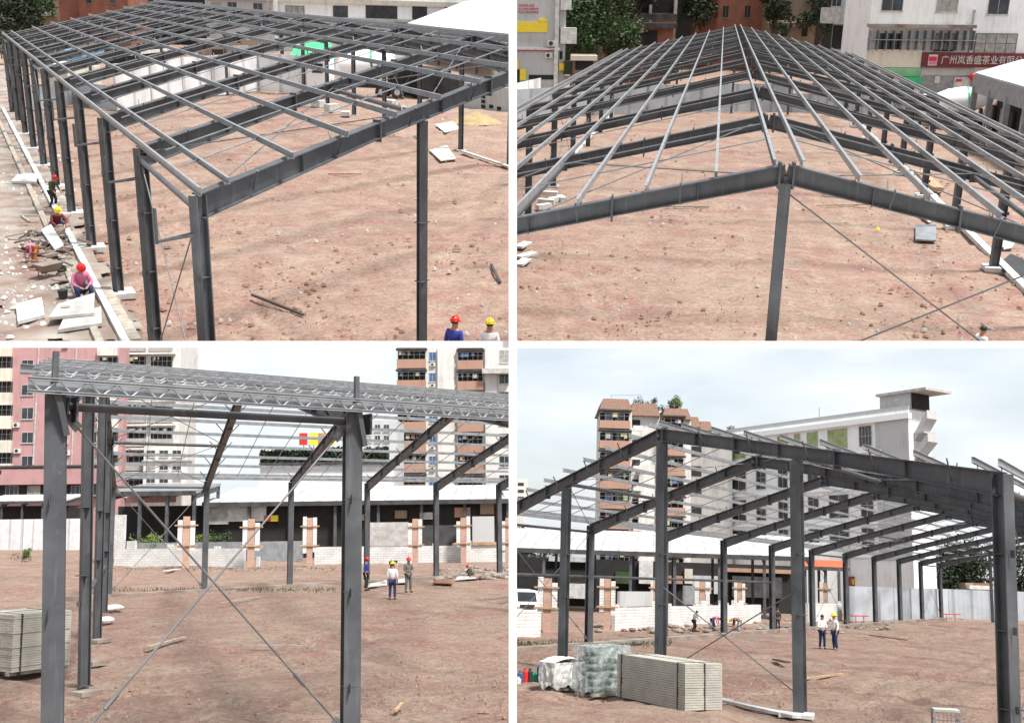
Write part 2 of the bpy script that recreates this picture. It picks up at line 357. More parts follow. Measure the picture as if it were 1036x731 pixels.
for i_, c_ in enumerate(((.45, .44, .40), (.10, .16, .30), (.40, .10, .09), (.12, .12, .13), (.30, .36, .22), (.60, .52, .30))): MT['laundry%d' % i_] = cloth('laundry_%d' % i_, c_)
MT['curtain'] = mat('drawn_curtain', (.30, .29, .26), .5, .3, 1.5)
MT['galv_pale'] = mat('galvanised_steel_new', (.40, .415, .43), .4, .15, 3, .05, .3)
# ---------------------------------------------------------------- the steel portal frames
def steel_frame(s, label, nb=10, col_d=.5, col_w=.34, gcol=.36, tlabels=True, low_eave_lattice=False, girt=True, raf=(.60, .43, .48), flip=1, shift={}, skip=()):
    o = thing(s, 'steel_frame_building', label, 'steel frame', s.bp(0, 0, 0))
    L0 = s.bp(0, 0, 0)
    u = (s.bp(1, 0, 0) - s.bp(-1, 0, 0)).normalized()         # along a frame
    yv = V(0, 1, 0); up = V(0, 0, 1)
    n3 = u.cross(up)
    def P(a, i, z): return s.bp(a, i, z) - L0
    # columns with cap plates, girt cleats and a grout pad
    for side in (-1, 1):
        for i in range(nb + 1):
            m = MB(); sh = shift.get((side, i), V(0, 0, 0)); b = P(side, i, 0.04) + sh; t = P(side, i, s.H + .12)
            m.isec(b, t, u, col_d, col_w, .035, .03)
            m.beam(P(side, i, .02), P(side, i, .05), col_d + .12, col_w + .12, yv)
            for zz in (1.1, 2.9, 4.7):
                c = P(side, i, zz) + sh * (1 - zz / s.H); q = u * side * (col_d / 2)
                m.beam(c + q - yv * .06, c + q * (1 + .13 / (col_d / 2)) - yv * .06, .014, .18, up)
                m.beam(c - u * col_d / 2, c + u * col_d / 2, col_w - .04, .02, up)
            m.build('column', 'steel', o)
            f = MB()
            f.beam(P(side, i, -.12) + sh, P(side, i, .02) + sh, col_d + .5, col_w + .5, yv); f.build('footing', 'conc', o)
    for i in (0, nb):
        for a in (-.5, 0, .5):
            m = MB(); zt = s.rz(a) - .28; sh = shift.get((a, 'g'), V(0, 0, 0)) if i == 0 else V(0, 0, 0)
            m.isec(P(a, i, .04) + sh, P(a, i, zt), yv, gcol * 1.05, gcol, .025, .02)
            m.beam(P(a, i, .02) + sh, P(a, i, .05) + sh, gcol + .1, gcol + .1, yv)
            m.beam(P(a, i, zt), P(a, i, zt + .16), .1, .1, yv)
            for zz in (2.9, 4.7): m.beam(P(a, i, zz) - u * .2, P(a, i, zz) + u * .2, .3, .02, up)
            m.build('gable_column', 'steel', o)
    # rafters: tapered I sections, end plates, purlin cleats and stiffeners
    for i in range(nb + 1):
        for side in (-1, 1):
            m = MB(); aa = [1.0, .62, .30, 0.0]; dd = [raf[0], raf[1], raf[1], raf[2]]
            pts = [P(side * a, i, s.rz(a) - .04 - (d - raf[1]) / 2) for a, d in zip(aa, dd)]
            for k in range(3): m.isec(pts[k], pts[k + 1], up, dd[k], .26, .03, .022, dd[k + 1])
            for k, a in enumerate((.62, .30, .012)):
                c = P(side * a, i, s.rz(a) - .06)
                m.beam(c - u * .025, c + u * .025, .27, .60, up)
            for a in (.8, .45, .15):
                c = P(side * a, i, s.rz(a) - .06); m.beam(c - u * .008, c + u * .008, .24, .44, up)
            for a in (.9, .72, .54, .36, .18):        # flange braces up to the purlins
                c = P(side * a, i, s.rz(a)); m.beam(c - V(0, 0, .24) + yv * .1, c + V(0, 0, .3) + yv * .62, .03, .04); m.beam(c - V(0, 0, .24) - yv * .1, c + V(0, 0, .3) - yv * .62, .03, .04)
            m.build('rafter', 'steel', o)
    # flange braces (short knees under the purlins)
    # purlins
    pos = [1.0, 1 - .4 / 8.45] + [1 - (.45 + k) / 8.45 for k in range(1, 8)] + [.022]
    for side in (-1, 1):
        for j, a in enumerate(pos):
            if (side, j) in skip: continue
            m = MB(); z = s.rz(a) + .33; h = .155 if j else .2
            oo = u * side * (.06 if j == 0 else 0)
            a0, a1 = P(side * a, 0, z) - yv * .7 + oo, P(side * a, nb, z) + yv * .7 + oo
            m.csec(a0, a1, up, side, h, .055, .014)
            for i in range(nb + 1):
                c = P(side * a, i, s.rz(a) + .24); m.beam(c - yv * .05, c + yv * .05, .012, .2, up)
            m.build('purlin', 'galv', o)
    # sag rods between the purlins
    for side in (-1, 1):
        for i in range(nb):
            for fr in (1 / 3, 2 / 3): m = MB(); m.beam(P(side * .98, i + fr, s.rz(.98) + .33), P(side * .03, i + fr, s.rz(.03) + .33), .03, .03, up); m.build('sag_rod', 'galv_dark', o)
    # tubular struts and bracing rods in the braced bays
    for i in (0, 5, nb - 1):
        for side in (-1, 1):
            for a in (1.0, .5):
                z = s.rz(a) - .12 if a < 1 else s.H - .25
                st = MB(); p0, p1 = P(side * a, i, z) + yv * col_w / 2, P(side * a, i + 1, z) - yv * col_w / 2
                st.tube([p0, p1], .075, 10)
                for e in (p0, p1): st.beam(e - yv * .02, e + yv * .02, .3, .3, up)
                st.build('strut', 'steel', o)
            rz_ = [(1.0, .5), (.5, 0.03)]
            for (a0, a1) in rz_:
                for b0, b1 in ((a0, a1), (a1, a0)):
                    m = MB(); m.tube([P(side * b0, i, s.rz(b0) - .02), P(side * b1, i + 1, s.rz(b1) - .02)], .018, 5); m.build('roof_brace_rod', 'rod', o)
            for q in (0, 1):
                m = MB(); p0, p1 = P(side, i + q, .35), P(side, i + 1 - q, s.H - .4)
                sg = 1 if q == 0 else -1
                p0 += yv * sg * col_w * .6; p1 -= yv * sg * col_w * .6
                m.tube([p0, p1], .02, 6)
                d = (p1 - p0).normalized(); m.tube([p0 + d * 1.2, p0 + d * 1.5], .04, 6); m.beam(p1 - d * .3, p1, .02, .16, up); m.beam(p0, p0 + d * .25, .02, .14, up)
                m.build('wall_brace_rod', 'rod', o)
    return o
def gable_rods(s, o, a0, a1, z0, z1, zt0, zt1, i=0):
    L0 = s.bp(0, 0, 0)
    for za, zb in ((z0, zt1), (zt0, z1)):
        m = MB(); m.tube([s.bp(a0, i, za) - L0, s.bp(a1, i, zb) - L0], .02, 6); m.build('gable_brace_rod', 'rod', o)
def brackets(s, o, side, idx, z, reach=.9):
    """small triangular outrigger with an upright end, bolted outside the column head"""
    L0 = s.bp(0, 0, 0); u = (s.bp(1, 0, 0) - s.bp(-1, 0, 0)).normalized() * side; up = V(0, 0, 1)
    for i in idx:
        m = MB(); c = s.bp(side, i, z) - L0 + u * .25; yv = V(0, 1, 0)
        e = c + u * reach
        m.beam(c + yv * .12, e, .05, .05); m.beam(c - yv * .12, e - yv * .02, .05, .05); m.beam(e - up * .05, e + up * .75, .07, .05, u)
        m.build('outrigger', 'steel', o)
fTL = steel_frame(TL, 'bare grey steel portal frame with workers crouching along its outer column row', col_d=.32, col_w=.27, gcol=.25)
brackets(TL, fTL, -1, range(0, 9), 5.75, 1.0)
fTR = steel_frame(TR, 'bare grey steel portal frame seen end on, its ridge pointing at the brick house', col_d=.40, col_w=.36, gcol=.25, raf=(.52, .40, .44))
def zat(s, a, py):
    lo, hi = -20.0, 30.0
    for _ in range(50):
        m = (lo + hi) / 2
        if s.prj(s.bp(a, 0, m))[1] > py: lo = m
        else: hi = m
    return lo
_x = TR.prj(TR.bp(.5, 0, 3))[0]
gable_rods(TR, fTR, 0, .5, zat(TR, 0, 382), max(.3, zat(TR, .5, 197 + (_x - 795) * .79)), zat(TR, 0, 193), zat(TR, .5, 265 - (_x - 1036) * .468))
fBL = steel_frame(BL, 'dark steel portal frame with a galvanised lattice girder along its eave', col_d=.40, col_w=.33, gcol=.25, shift={(1, 0): V(0, .22, 0), (.5, 'g'): V(0, .20, 0), (0, 'g'): V(0, .14, 0), (-.5, 'g'): V(0, .06, 0)}, skip=((1, 0),))
fBR = steel_frame(BR, 'dark steel portal frame standing behind the strapped stack of panels', col_d=.38, col_w=.34, gcol=.32, shift={(1, 0): V(-.14, .08, 0)})
gable_rods(BR, fBR, 0, .5, max(.2, zat(BR, 0, 682)), zat(BR, .5, 704), zat(BR, 0, 592), zat(BR, .5, 596))
# ---- extra members of the two lower frames
def extra_BL():
    s, o = BL, fBL; L0 = s.bp(0, 0, 0); P = lambda a, i, z: s.bp(a, i, z) - L0; yv = V(0, 1, 0)
    u = (s.bp(1, 0, 0) - s.bp(-1, 0, 0)).normalized(); up = V(0, 0, 1)
    # lattice eave girder outside the near columns
    m = MB(); off = u * .42; zt, zb = s.H + .14, s.H - .07
    y0, y1 = -.42, 10 * s.B + .9
    A = lambda y, z: P(1, 0, z) + yv * y + off
    m.csec(A(y0, zt), A(y1, zt), up, 1, .05, .07, .01); m.csec(A(y0, zb), A(y1, zb), up, 1, .05, .07, .01)
    n = int((y1 - y0) / .24)
    for k in range(n):
        a, b = y0 + (y1 - y0) * k / n, y0 + (y1 - y0) * (k + 1) / n
        m.beam(A(a, zb if k % 2 else zt), A(b, zt if k % 2 else zb), 0.022, .035, u)
    m.build('lattice_girder', 'galv_pale', o)
    for a_, dz in ((.985, .30), (.965, .34), (.94, .38), (.905, .42), (.86, .46)):
        m = MB(); B_ = lambda y, z: P(a_, 0, s.rz(a_) + z) + yv * y
        m.csec(B_(y0, dz + .07), B_(y1, dz + .07), up, 1, .03, .05, .008); m.csec(B_(y0, dz - .07), B_(y1, dz - .07), up, 1, .03, .05, .008)
        n2 = int((y1 - y0) / .2)
        for k in range(n2):
            q0, q1 = y0 + (y1 - y0) * k / n2, y0 + (y1 - y0) * (k + 1) / n2
            m.beam(B_(q0, dz + (-.06 if k % 2 else .06)), B_(q1, dz + (.06 if k % 2 else -.06)), .018, .04, u)
        m.build('lattice_girder', 'galv_pale', o)
    bk = MB(); bk.beam(A(y0, (zt + zb) / 2) - u * .1, A(y1, (zt + zb) / 2) - u * .1, .02, zt - zb, up); bk.build('gutter_plate', 'galv', o)
    # upright stubs and knee bars at the first two column heads
    for i in (0, 1):
        m = MB(); c = P(1, i, s.H) + u * .40
        m.beam(c + V(0, 0, .1), c + V(0, 0, .62), .08, .09, yv)
        m.beam(c - V(0, 0, .05) + yv * .05, c - u * .1 - V(0, 0, .75) + yv * .22, .07, .1, yv)
        m.build('stub_post', 'steel', o)
        m = MB(); m.beam(P(1, i, s.H - .3) + yv * .3 + u * .1, P(1, i, s.H - .3) + yv * .34 + u * .1, .32, .42, up); m.build('gusset_plate', 'steel', o)
    # horizontal side-wall tube between the gable columns, and cleats
    m = MB(); m.tube([P(.5, 0, 2.15), P(0, 0, 2.15)], .09, 10); m.tube([P(0, 0, 2.15), P(-.5, 0, 2.15)], .09, 10); m.build('strut', 'steel', o)
extra_BL()
def extra_BR():
    s, o = BR, fBR; L0 = s.bp(0, 0, 0); P = lambda a, i, z: s.bp(a, i, z) - L0
    m = MB(); z = 3.75
    for i in range(0, 4): m.tube([P(-1, i, z), P(-1, i + 1, z)], .08, 8)
    m.build('girt_tube', 'steel', o)
    # lattice of purlin offcuts standing on the near roof edge
    m = MB()
extra_BR()
# ---------------------------------------------------------------- ground sheets
def ground(s, name, material, x0, x1, y0, y1, step, amp, seed, far=True, z=0.0, label=None):
    nx, ny = int((x1 - x0) / step) + 1, int((y1 - y0) / step) + 1
    m = MB(); vs = []
    for j in range(ny + 1):
        for i in range(nx + 1):
            x, y = x0 + (x1 - x0) * i / nx, y0 + (y1 - y0) * j / ny
            e = min(i, nx - i, j, ny - j) / 6.0; e = min(1, e)
            h = noise.fractal(V(x * .16 + seed * 9, y * .16, seed), .9, 2.1, 4) * amp + noise.fractal(V(x * .9, y * .9, seed + 5), .9, 2.1, 3) * amp * .35
            for q in (0, 1, 2):          # wheel ruts that wander over the site
                dd = (x * math.cos(.5 + q + seed) + y * math.sin(.5 + q + seed)) + 2.5 * math.sin(.12 * (y - x) + q * 2 + seed) - (q * 9 - 8)
                for off in (-.8, .8): h -= .10 * math.exp(-((dd - off) / .28) ** 2) - .05 * math.exp(-((abs(dd - off) - .55) / .2) ** 2)
            vs.append((x, y, z + (h - amp * .3) * e))
    fs = [(j * (nx + 1) + i, j * (nx + 1) + i + 1, (j + 1) * (nx + 1) + i + 1, (j + 1) * (nx + 1) + i) for j in range(ny) for i in range(nx)]
    m.add(vs, fs)
    if far:
        X0, X1, Y0, Y1 = x0 - 400, x1 + 400, y0 - 400, y1 + 400
        zz = z
        m.add([(X0, Y0, zz), (X1, Y0, zz), (x1, y0, zz), (x0, y0, zz), (X1, Y1, zz), (x1, y1, zz), (X0, Y1, zz), (x0, y1, zz)],
              [(0, 1, 2, 3), (1, 4, 5, 2), (4, 6, 7, 5), (6, 0, 3, 7)])
    o = single(s, name, m, material, None, None, kind='structure', smooth=True)
    return o
def frustum_box(s, pts, pad=3):
    q = [s.g(*p) for p in pts]
    return min(v.x for v in q) - pad, max(v.x for v in q) + pad, min(v.y for v in q) - pad, max(v.y for v in q) + pad
for s, nm, pts, seed, am, ga in ((TL, 'soil_ground', [(-10, 348), (525, 348), (525, 90), (-10, 90)], 1, .22, .5), (TR, 'soil_ground', [(515, 348), (1045, 348), (1045, 90), (515, 90)], 2, .2, .6),
                         (BL, 'soil_ground', [(-10, 740), (525, 740), (525, 575), (-10, 560)], 3, .2, .45), (BR, 'soil_ground', [(515, 740), (1045, 740), (1045, 625), (515, 640)], 4, .2, .45)):
    b = frustum_box(s, pts); MT['soil%d' % seed] = soilmat('clay_soil_%d' % seed, seed, ga, 1.0, 2.0 if seed > 2 else 1.0)
    ground(s, nm, 'soil%d' % seed, *b, max(.22, (b[1] - b[0]) / 260), am, seed)
# loose stones and clods: nobody could count them
def stones(s, name, material, region, n, r0, r1, seed, label, cat, squash=.45, z=0.0):
    rnd = random.Random(seed); m = MB()
    for _ in range(n):
        for _t in range(20):
            px, py = rnd.uniform(region[0], region[2]), rnd.uniform(region[1], region[3]); p = s.g(px, py, z)
            if noise.fractal(V(p.x * .16, p.y * .16, seed), .8, 2, 3) * 1.6 + rnd.random() * .5 > .3: break
        r = r0 + (r1 - r0) * rnd.random() ** 3; n_ = rnd.choice((5, 6, 7)); a0 = rnd.random() * 6
        ring = [(p.x + r * math.cos(a0 + 2 * PI * k / n_) * rnd.uniform(.7, 1.2), p.y + r * math.sin(a0 + 2 * PI * k / n_) * rnd.uniform(.6, 1.1), z - .04) for k in range(n_)]
        top = [(p.x + (x - p.x) * .55, p.y + (y - p.y) * .55, z + r * squash * rnd.uniform(.5, 1.0)) for x, y, _z in ring]
        m.add(ring + top, [tuple(range(n_, 2 * n_))] + [(k, (k + 1) % n_, n_ + (k + 1) % n_, n_ + k) for k in range(n_)])
    o = single(s, name, m, material, label, cat, kind='stuff')
    return o
for s, rg, sd, wh, wl in ((TL, (0, 95, 518, 344), 21, 420, 'in the upper left site'), (TR, (520, 110, 1036, 344), 22, 360, 'in the upper right site'),
                  (BL, (0, 578, 518, 730), 23, 260, 'in the lower left site'), (BR, (520, 632, 1036, 730), 24, 200, 'in the lower right site')):
    up_ = s in (TL, TR)
    stones(s, 'rubble_stones', 'conc' if up_ else 'conc_dirty', rg, wh, .02, .14 if up_ else .05, sd, 'scattered pale stones and mortar crumbs on the clay ' + wl, 'stones', .45 if up_ else .3)
    stones(s, 'clay_clods', mat('clod_soil_%d' % sd, (.24, .13, .09), .95, .4, 3, .5, c2=(.29, .175, .13)), rg, wh * 2, .03, .17 if up_ else .08, sd + 50, 'scattered red and brown clay clods ' + wl, 'clods', .45 if up_ else .28)
# ---------------------------------------------------------------- buildings
class Bld:
    """a building given by the two lower front corners (picture column, row[, distance]) and the row of its top"""
    def __init__(s, site, name, label, cat, A, B, top, thick, material, part='wall', group=None, flat=True):
        s.s = site
        def pt(q):
            if len(q) == 2: return site.g(*q)
            p = site.at(*q); return V(p.x, p.y, 0)
        s.P0, s.P1 = pt(A), pt(B); d = s.P1 - s.P0; s.L = d.length; s.u = d.normalized(); s.n = V(0, 0, 1).cross(s.u)
        if material is None: pass
        s.o = thing(site, name, label, cat, s.P0, math.atan2(s.u.y, s.u.x), group)
        s.h = s.uv(A[0], top)[1]; s.thick = thick
        if material: s.wall = MB().box(0, s.L, 0, thick, -.5, s.h).build(part, material, s.o)
    def uv(s, px, py):
        r = s.s.ray(px, py); t = (s.P0 - s.s.C).dot(s.n) / r.dot(s.n); q = s.s.C + r * t - s.P0
        return q.dot(s.u), q.z
    def rc(s, x0, y0, x1, y1):
        a = s.uv((x0 + x1) / 2, y1)[1]; b = s.uv((x0 + x1) / 2, y0)[1]; ym = (y0 + y1) / 2
        return s.uv(x0, ym)[0], s.uv(x1, ym)[0], a, b
    def box(s, name, material, x0, y0, x1, y1, out=.1, back=.02, parent=None):
        a, b, c, d = s.rc(x0, y0, x1, y1); return MB().box(a, b, -out, back, c, d).build(name, material, parent or s.o)
    def win(s, x0, y0, x1, y1, glass='glass', frame='frame', nx=2, ny=1, fw=.07, sill=True, rec=0, name='window'):
        a, b, c, d = s.rc(x0, y0, x1, y1); m = MB(); y_0, y_1 = -.07 - rec, .015
        m.box(a, a + fw, y_0, y_1, c, d); m.box(b - fw, b, y_0, y_1, c, d); m.box(a + fw, b - fw, y_0, y_1, c, c + fw); m.box(a + fw, b - fw, y_0, y_1, d - fw, d)
        for i in range(1, nx): x = a + (b - a) * i / nx; m.box(x - fw * .4, x + fw * .4, y_0 + .01, y_1, c + fw, d - fw)
        for j in range(1, ny): z = c + (d - c) * j / ny; m.box(a + fw, b - fw, y_0 + .013, y_1 - .003, z - fw * .4, z + fw * .4)
        if sill: m.box(a - .08, b + .08, y_0 - .1, y_1, c - .1, c - .002)
        w = m.build(name, frame, s.o)
        if glass == 'glass' and (int(abs(a * 13 + c * 7)) % 5) == 0: glass = 'curtain'
        MB().box(a + fw * .5, b - fw * .5, -.035 - rec, .02, c + fw * .5, d - fw * .5).build('pane', glass, w); return w
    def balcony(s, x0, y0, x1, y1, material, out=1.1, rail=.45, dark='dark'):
        """projecting balcony: slab and parapet low, dark panel above painted as recess shade, floor slab on top"""
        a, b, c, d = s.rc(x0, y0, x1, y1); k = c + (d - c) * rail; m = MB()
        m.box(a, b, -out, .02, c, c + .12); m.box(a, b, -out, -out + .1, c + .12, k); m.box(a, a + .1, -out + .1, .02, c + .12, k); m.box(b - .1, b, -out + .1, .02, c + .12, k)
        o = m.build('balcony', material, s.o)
        MB().box(a + .12, b - .12, -.03, .02, k + .02, d - .1).build('opening', dark, o)  # recess shade painted as a dark panel on the wall
        r = MB()
        n = max(2, int((b - a) / .9))
        for i in range(n + 1): x = a + .03 + (b - a - .06) * i / n; r.box(x - .02, x + .02, -out + .02, -out + .06, k, d)
        r.box(a, b, -out + .02, -out + .06, (k + d) / 2, (k + d) / 2 + .04)
        r.build('cage', 'galv_dark', o)
        q = random.Random(int(abs(a * 31 + c * 17)))
        for k in range(q.randint(1, 3)):
            x = a + .2 + q.random() * max(.1, (b - a - 1.2)); w = q.uniform(.35, .8); z = d - .15 - q.random() * .2
            MB().box(x, x + w, -out + .15, -out + .19, z - q.uniform(.5, .9), z).build('laundry', 'laundry%d' % q.randint(0, 5), o)
        return o
    def ac(s, px, py, sz=.8):
        u, v = s.uv(px, py); m = MB().box(u - sz / 2, u + sz / 2, -.42, .02, v - sz * .35, v + sz * .35); a = m.build('air_conditioner', 'conc_white', s.o)
        MB().tube([(u - .1, -.425, v), (u - .1, -.44, v)], sz * .27, 10).build('fan_grille', 'black', a)
def text(parent, body, material, size, loc, ext=.01, rot=(PI / 2, 0, 0), sx=1.0, name='lettering'):
    c = bpy.data.curves.new(name, 'FONT'); c.body = body; c.size = size; c.extrude = ext; c.align_x = 'LEFT'; c.align_y = 'BOTTOM'
    t = bpy.data.objects.new(name, c); COL.objects.link(t); bpy.context.view_layer.update()
    me = bpy.data.meshes.new_from_object(t.evaluated_get(bpy.context.evaluated_depsgraph_get())); bpy.data.objects.remove(t, do_unlink=True)
    me.materials.clear(); me.materials.append(MT[material]); o = bpy.data.objects.new(name, me); COL.objects.link(o); o.parent = parent; o.location = loc; o.rotation_euler = rot; o.scale = (sx, 1, 1)
    return o
# ---------------------------------------------------------------- plants
def tree(s, label, P, h, r, leaf='leaf', n=2600, seed=0, size=.34, name='tree', cat='tree', group=None, low=.25, lobes=9, trunk=.22):
    rnd = random.Random(seed); o = thing(s, name, label, cat, P, 0, group)
    t = MB(); top = V(rnd.uniform(-.4, .4), rnd.uniform(-.4, .4), h * .62); t.tube([(0, 0, -.3), (rnd.uniform(-.2, .2), 0, h * .3), tuple(top)], [trunk, trunk * .75, trunk * .4], 7)
    cs = []
    for k in range(lobes):
        a = rnd.random() * 2 * PI; q = r * math.sqrt(rnd.random()) * .68; z = h * rnd.uniform(low + .18, .86)
        c = V(math.cos(a) * q, math.sin(a) * q, z); rr = r * rnd.uniform(.32, .52); cs.append((c, rr))
        t.tube([(0, 0, h * (low + .05)), tuple(c * .6 + V(0, 0, h * .12)), tuple(c)], [trunk * .5, trunk * .3, trunk * .12], 5)
    t.build('trunk', 'bark', o)
    m = MB()
    for i in range(n):
        c, rr = rnd.choice(cs); d = V(rnd.gauss(0, 1), rnd.gauss(0, 1), rnd.gauss(0, .8)).normalized(); q = c + d * rr * (rnd.random() ** .45) * V(1, 1, .8).length / 1.6
        q = q + V(noise.noise(q * .7 + V(seed, 0, 0)), noise.noise(q * .7 + V(0, seed, 3)), noise.noise(q * .7)) * rr * .5
        a = V(rnd.gauss(0, 1), rnd.gauss(0, 1), rnd.gauss(0, .6)).normalized(); b = a.cross(V(rnd.gauss(0, 1), rnd.gauss(0, 1), rnd.gauss(0, 1))).normalized(); z = size * rnd.uniform(.5, 1.2)
        m.add([q - a * z * .6, q + b * z * .3, q + a * z * .6, q - b * z * .32], [(0, 1, 2, 3)])
    m.build('crown', leaf, o)
    return o
# ---------------------------------------------------------------- people
def skinmesh(name, verts, edges, radii, root=0, sub=1):
    me = bpy.data.meshes.new(name); me.from_pydata([tuple(v) for v in verts], edges, []); o = bpy.data.objects.new(name, me); COL.objects.link(o)
    mo = o.modifiers.new('s', 'SKIN'); mo.use_smooth_shade = True
    for i, r in enumerate(radii):
        me.skin_vertices[0].data[i].radius = (r, r) if not isinstance(r, tuple) else r
        me.skin_vertices[0].data[i].use_root = (i == root)
    sb = o.modifiers.new('b', 'SUBSURF'); sb.levels = sub; sb.render_levels = sub
    bpy.context.view_layer.update()
    r = bpy.data.meshes.new_from_object(o.evaluated_get(bpy.context.evaluated_depsgraph_get())); r.name = name
    bpy.data.objects.remove(o, do_unlink=True); return r
POSES = {   # joints in metres, facing local -y
 'stand': dict(pel=(0, 0, .93), bel=(0, -.01, 1.10), che=(0, 0, 1.32), nec=(0, 0, 1.47), hed=(0, -.015, 1.58), sh=(.18, 0, 1.40), el=(.235, .03, 1.13), wr=(.23, -.06, .88), hip=(.09, 0, .88), kn=(.11, -.02, .50), an=(.12, .03, .08), toe=(.14, -.13, .03)),
 'stand_arms': dict(pel=(0, 0, .93), bel=(0, -.01, 1.10), che=(0, 0, 1.32), nec=(0, 0, 1.47), hed=(0, -.03, 1.58), sh=(.18, 0, 1.40), el=(.25, -.03, 1.13), wr=(.10, -.26, 1.10), hip=(.09, 0, .88), kn=(.12, -.03, .50), an=(.14, .02, .08), toe=(.16, -.14, .03)),
 'stride': dict(pel=(0, 0, .90), bel=(0, -.05, 1.07), che=(0, -.12, 1.27), nec=(0, -.18, 1.40), hed=(0, -.24, 1.50), sh=(.18, -.13, 1.35), el=(.26, -.18, 1.08), wr=(.20, -.38, .90), hip=(.09, 0, .86), kn=(.13, -.12, .48), an=(.14, .06, .08), toe=(.16, -.1, .03)),
 'squat': dict(pel=(0, .16, .30), bel=(0, .09, .45), che=(0, -.05, .66), nec=(0, -.12, .79), hed=(0, -.19, .89), sh=(.18, -.07, .74), el=(.27, -.22, .52), wr=(.12, -.42, .36), hip=(.10, .14, .30), kn=(.20, -.24, .50), an=(.17, .0, .08), toe=(.19, -.16, .03)),
 'sit': dict(pel=(0, .14, .34), bel=(0, .10, .51), che=(0, 0, .74), nec=(0, -.05, .88), hed=(0, -.13, .98), sh=(.18, -.02, .82), el=(.27, -.12, .56), wr=(.10, -.33, .48), hip=(.10, .10, .32), kn=(.19, -.33, .50), an=(.17, -.30, .08), toe=(.19, -.46, .03)),
 'bend': dict(pel=(0, .12, .86), bel=(0, -.02, .98), che=(0, -.24, 1.04), nec=(0, -.38, 1.02), hed=(0, -.48, .97), sh=(.17, -.28, 1.03), el=(.22, -.32, .74), wr=(.12, -.38, .47), hip=(.09, .10, .83), kn=(.12, -.02, .48), an=(.13, .06, .08), toe=(.15, -.1, .03)),
}
_pc = {}
def pose_meshes(pose):
    if pose in _pc: return _pc[pose]
    J = {k: Vector(v) for k, v in POSES[pose].items()}; mir = lambda v, sg: V(v.x * sg, v.y, v.z)
    def chainset(fingers):
        vs, es, rs = [], [], []
        def add(p, r, par=None):
            vs.append(p); rs.append(r)
            if par is not None: es.append((par, len(vs) - 1))
            return len(vs) - 1
        return vs, es, rs, add
    # body: one continuous surface with head, arms, hands and legs
    vs, es, rs, add = chainset(True)
    pel = add(J['pel'], .125); bel = add(J['bel'], .12, pel); che = add(J['che'], .14, bel); nec = add(J['nec'], .055, che)
    up = (J['hed'] - J['nec']).normalized(); h0 = add(J['hed'] - up * .03, .078, nec); h1 = add(J['hed'] + up * .06, .088, h0); add(J['hed'] + up * .14, .06, h1)
    add(J['hed'] + V(0, -.105, 0) + up * .015, .014, h0)
    for sg in (-1, 1):
        sh = add(mir(J['sh'], sg), .058, che); el = add(mir(J['el'], sg), .040, sh); wr = add(mir(J['wr'], sg), .027, el)
        d = (mir(J['wr'], sg) - mir(J['el'], sg)).normalized(); side = d.cross(V(0, 0, 1) if abs(d.z) < .8 else V(0, 1, 0)).normalized(); pa = add(mir(J['wr'], sg) + d * .06, .030, wr)
        base = mir(J['wr'], sg) + d * .09; nrm = side.cross(d)
        for q, ln in ((-.028, .055), (-.010, .068), (.010, .064), (.027, .048)):
            f1 = add(base + side * q, .009, pa); f2 = add(base + side * q * 1.2 + d * ln * .6 + nrm * .01, .0085, f1); add(base + side * q * 1.2 + d * ln + nrm * .028, .007, f2)
        f1 = add(mir(J['wr'], sg) + d * .035 + side * .036, .011, wr); add(mir(J['wr'], sg) + d * .07 + side * .055 + nrm * .01, .009, f1)
        hp = add(mir(J['hip'], sg), .088, pel); kn = add(mir(J['kn'], sg), .056, hp); an = add(mir(J['an'], sg), .040, kn); add(mir(J['toe'], sg), .034, an)
    body = skinmesh('body', vs, es, rs)
    vs, es, rs, add = chainset(False)
    pel = add(J['pel'] * .9 + J['bel'] * .1, .150); bel = add(J['bel'], .145, pel); che = add(J['che'], .165, bel); add(J['nec'] - (J['nec'] - J['che']) * .25, .085, che)
    for sg in (-1, 1):
        sh = add(mir(J['sh'], sg), .078, che); el = add(mir(J['el'], sg), .058, sh); add(mir(J['wr'], sg) * .75 + mir(J['el'], sg) * .25, .046, el)
    shirt = skinmesh('shirt', vs, es, rs)
    vs, es, rs, add = chainset(False)
    pel = add(J['pel'], .142)
    for sg in (-1, 1):
        hp = add(mir(J['hip'], sg), .105, pel); kn = add(mir(J['kn'], sg), .075, hp); add(mir(J['an'], sg) + V(0, 0, .03), .062, kn)
    trs = skinmesh('trousers', vs, es, rs)
    boots = []
    for sg in (-1, 1):
        vs, es, rs, add = chainset(False)
        a = add(mir(J['an'], sg) + V(0, .03, -.02), .058); b = add((mir(J['an'], sg) + mir(J['toe'], sg)) / 2 + V(0, 0, -.01), .05, a); add(mir(J['toe'], sg) + V(0, -.04, .012), .042, b)
        boots.append(skinmesh('boot', vs, es, rs))
    _pc[pose] = (body, shirt, trs, boots, J['hed'], up)
    return _pc[pose]
def helmet_mesh():
    m = MB(); m.ball((0, 0, 0), .125, 12, 8, 1, 1.12, 1.05, zmin=0.0); m.prism([(.14 * math.cos(t * PI / 6), .165 * math.sin(t * PI / 6) - .015) for t in range(12)], -.012, .008); m.box(-.012, .012, -.11, .11, .10, .138); return m
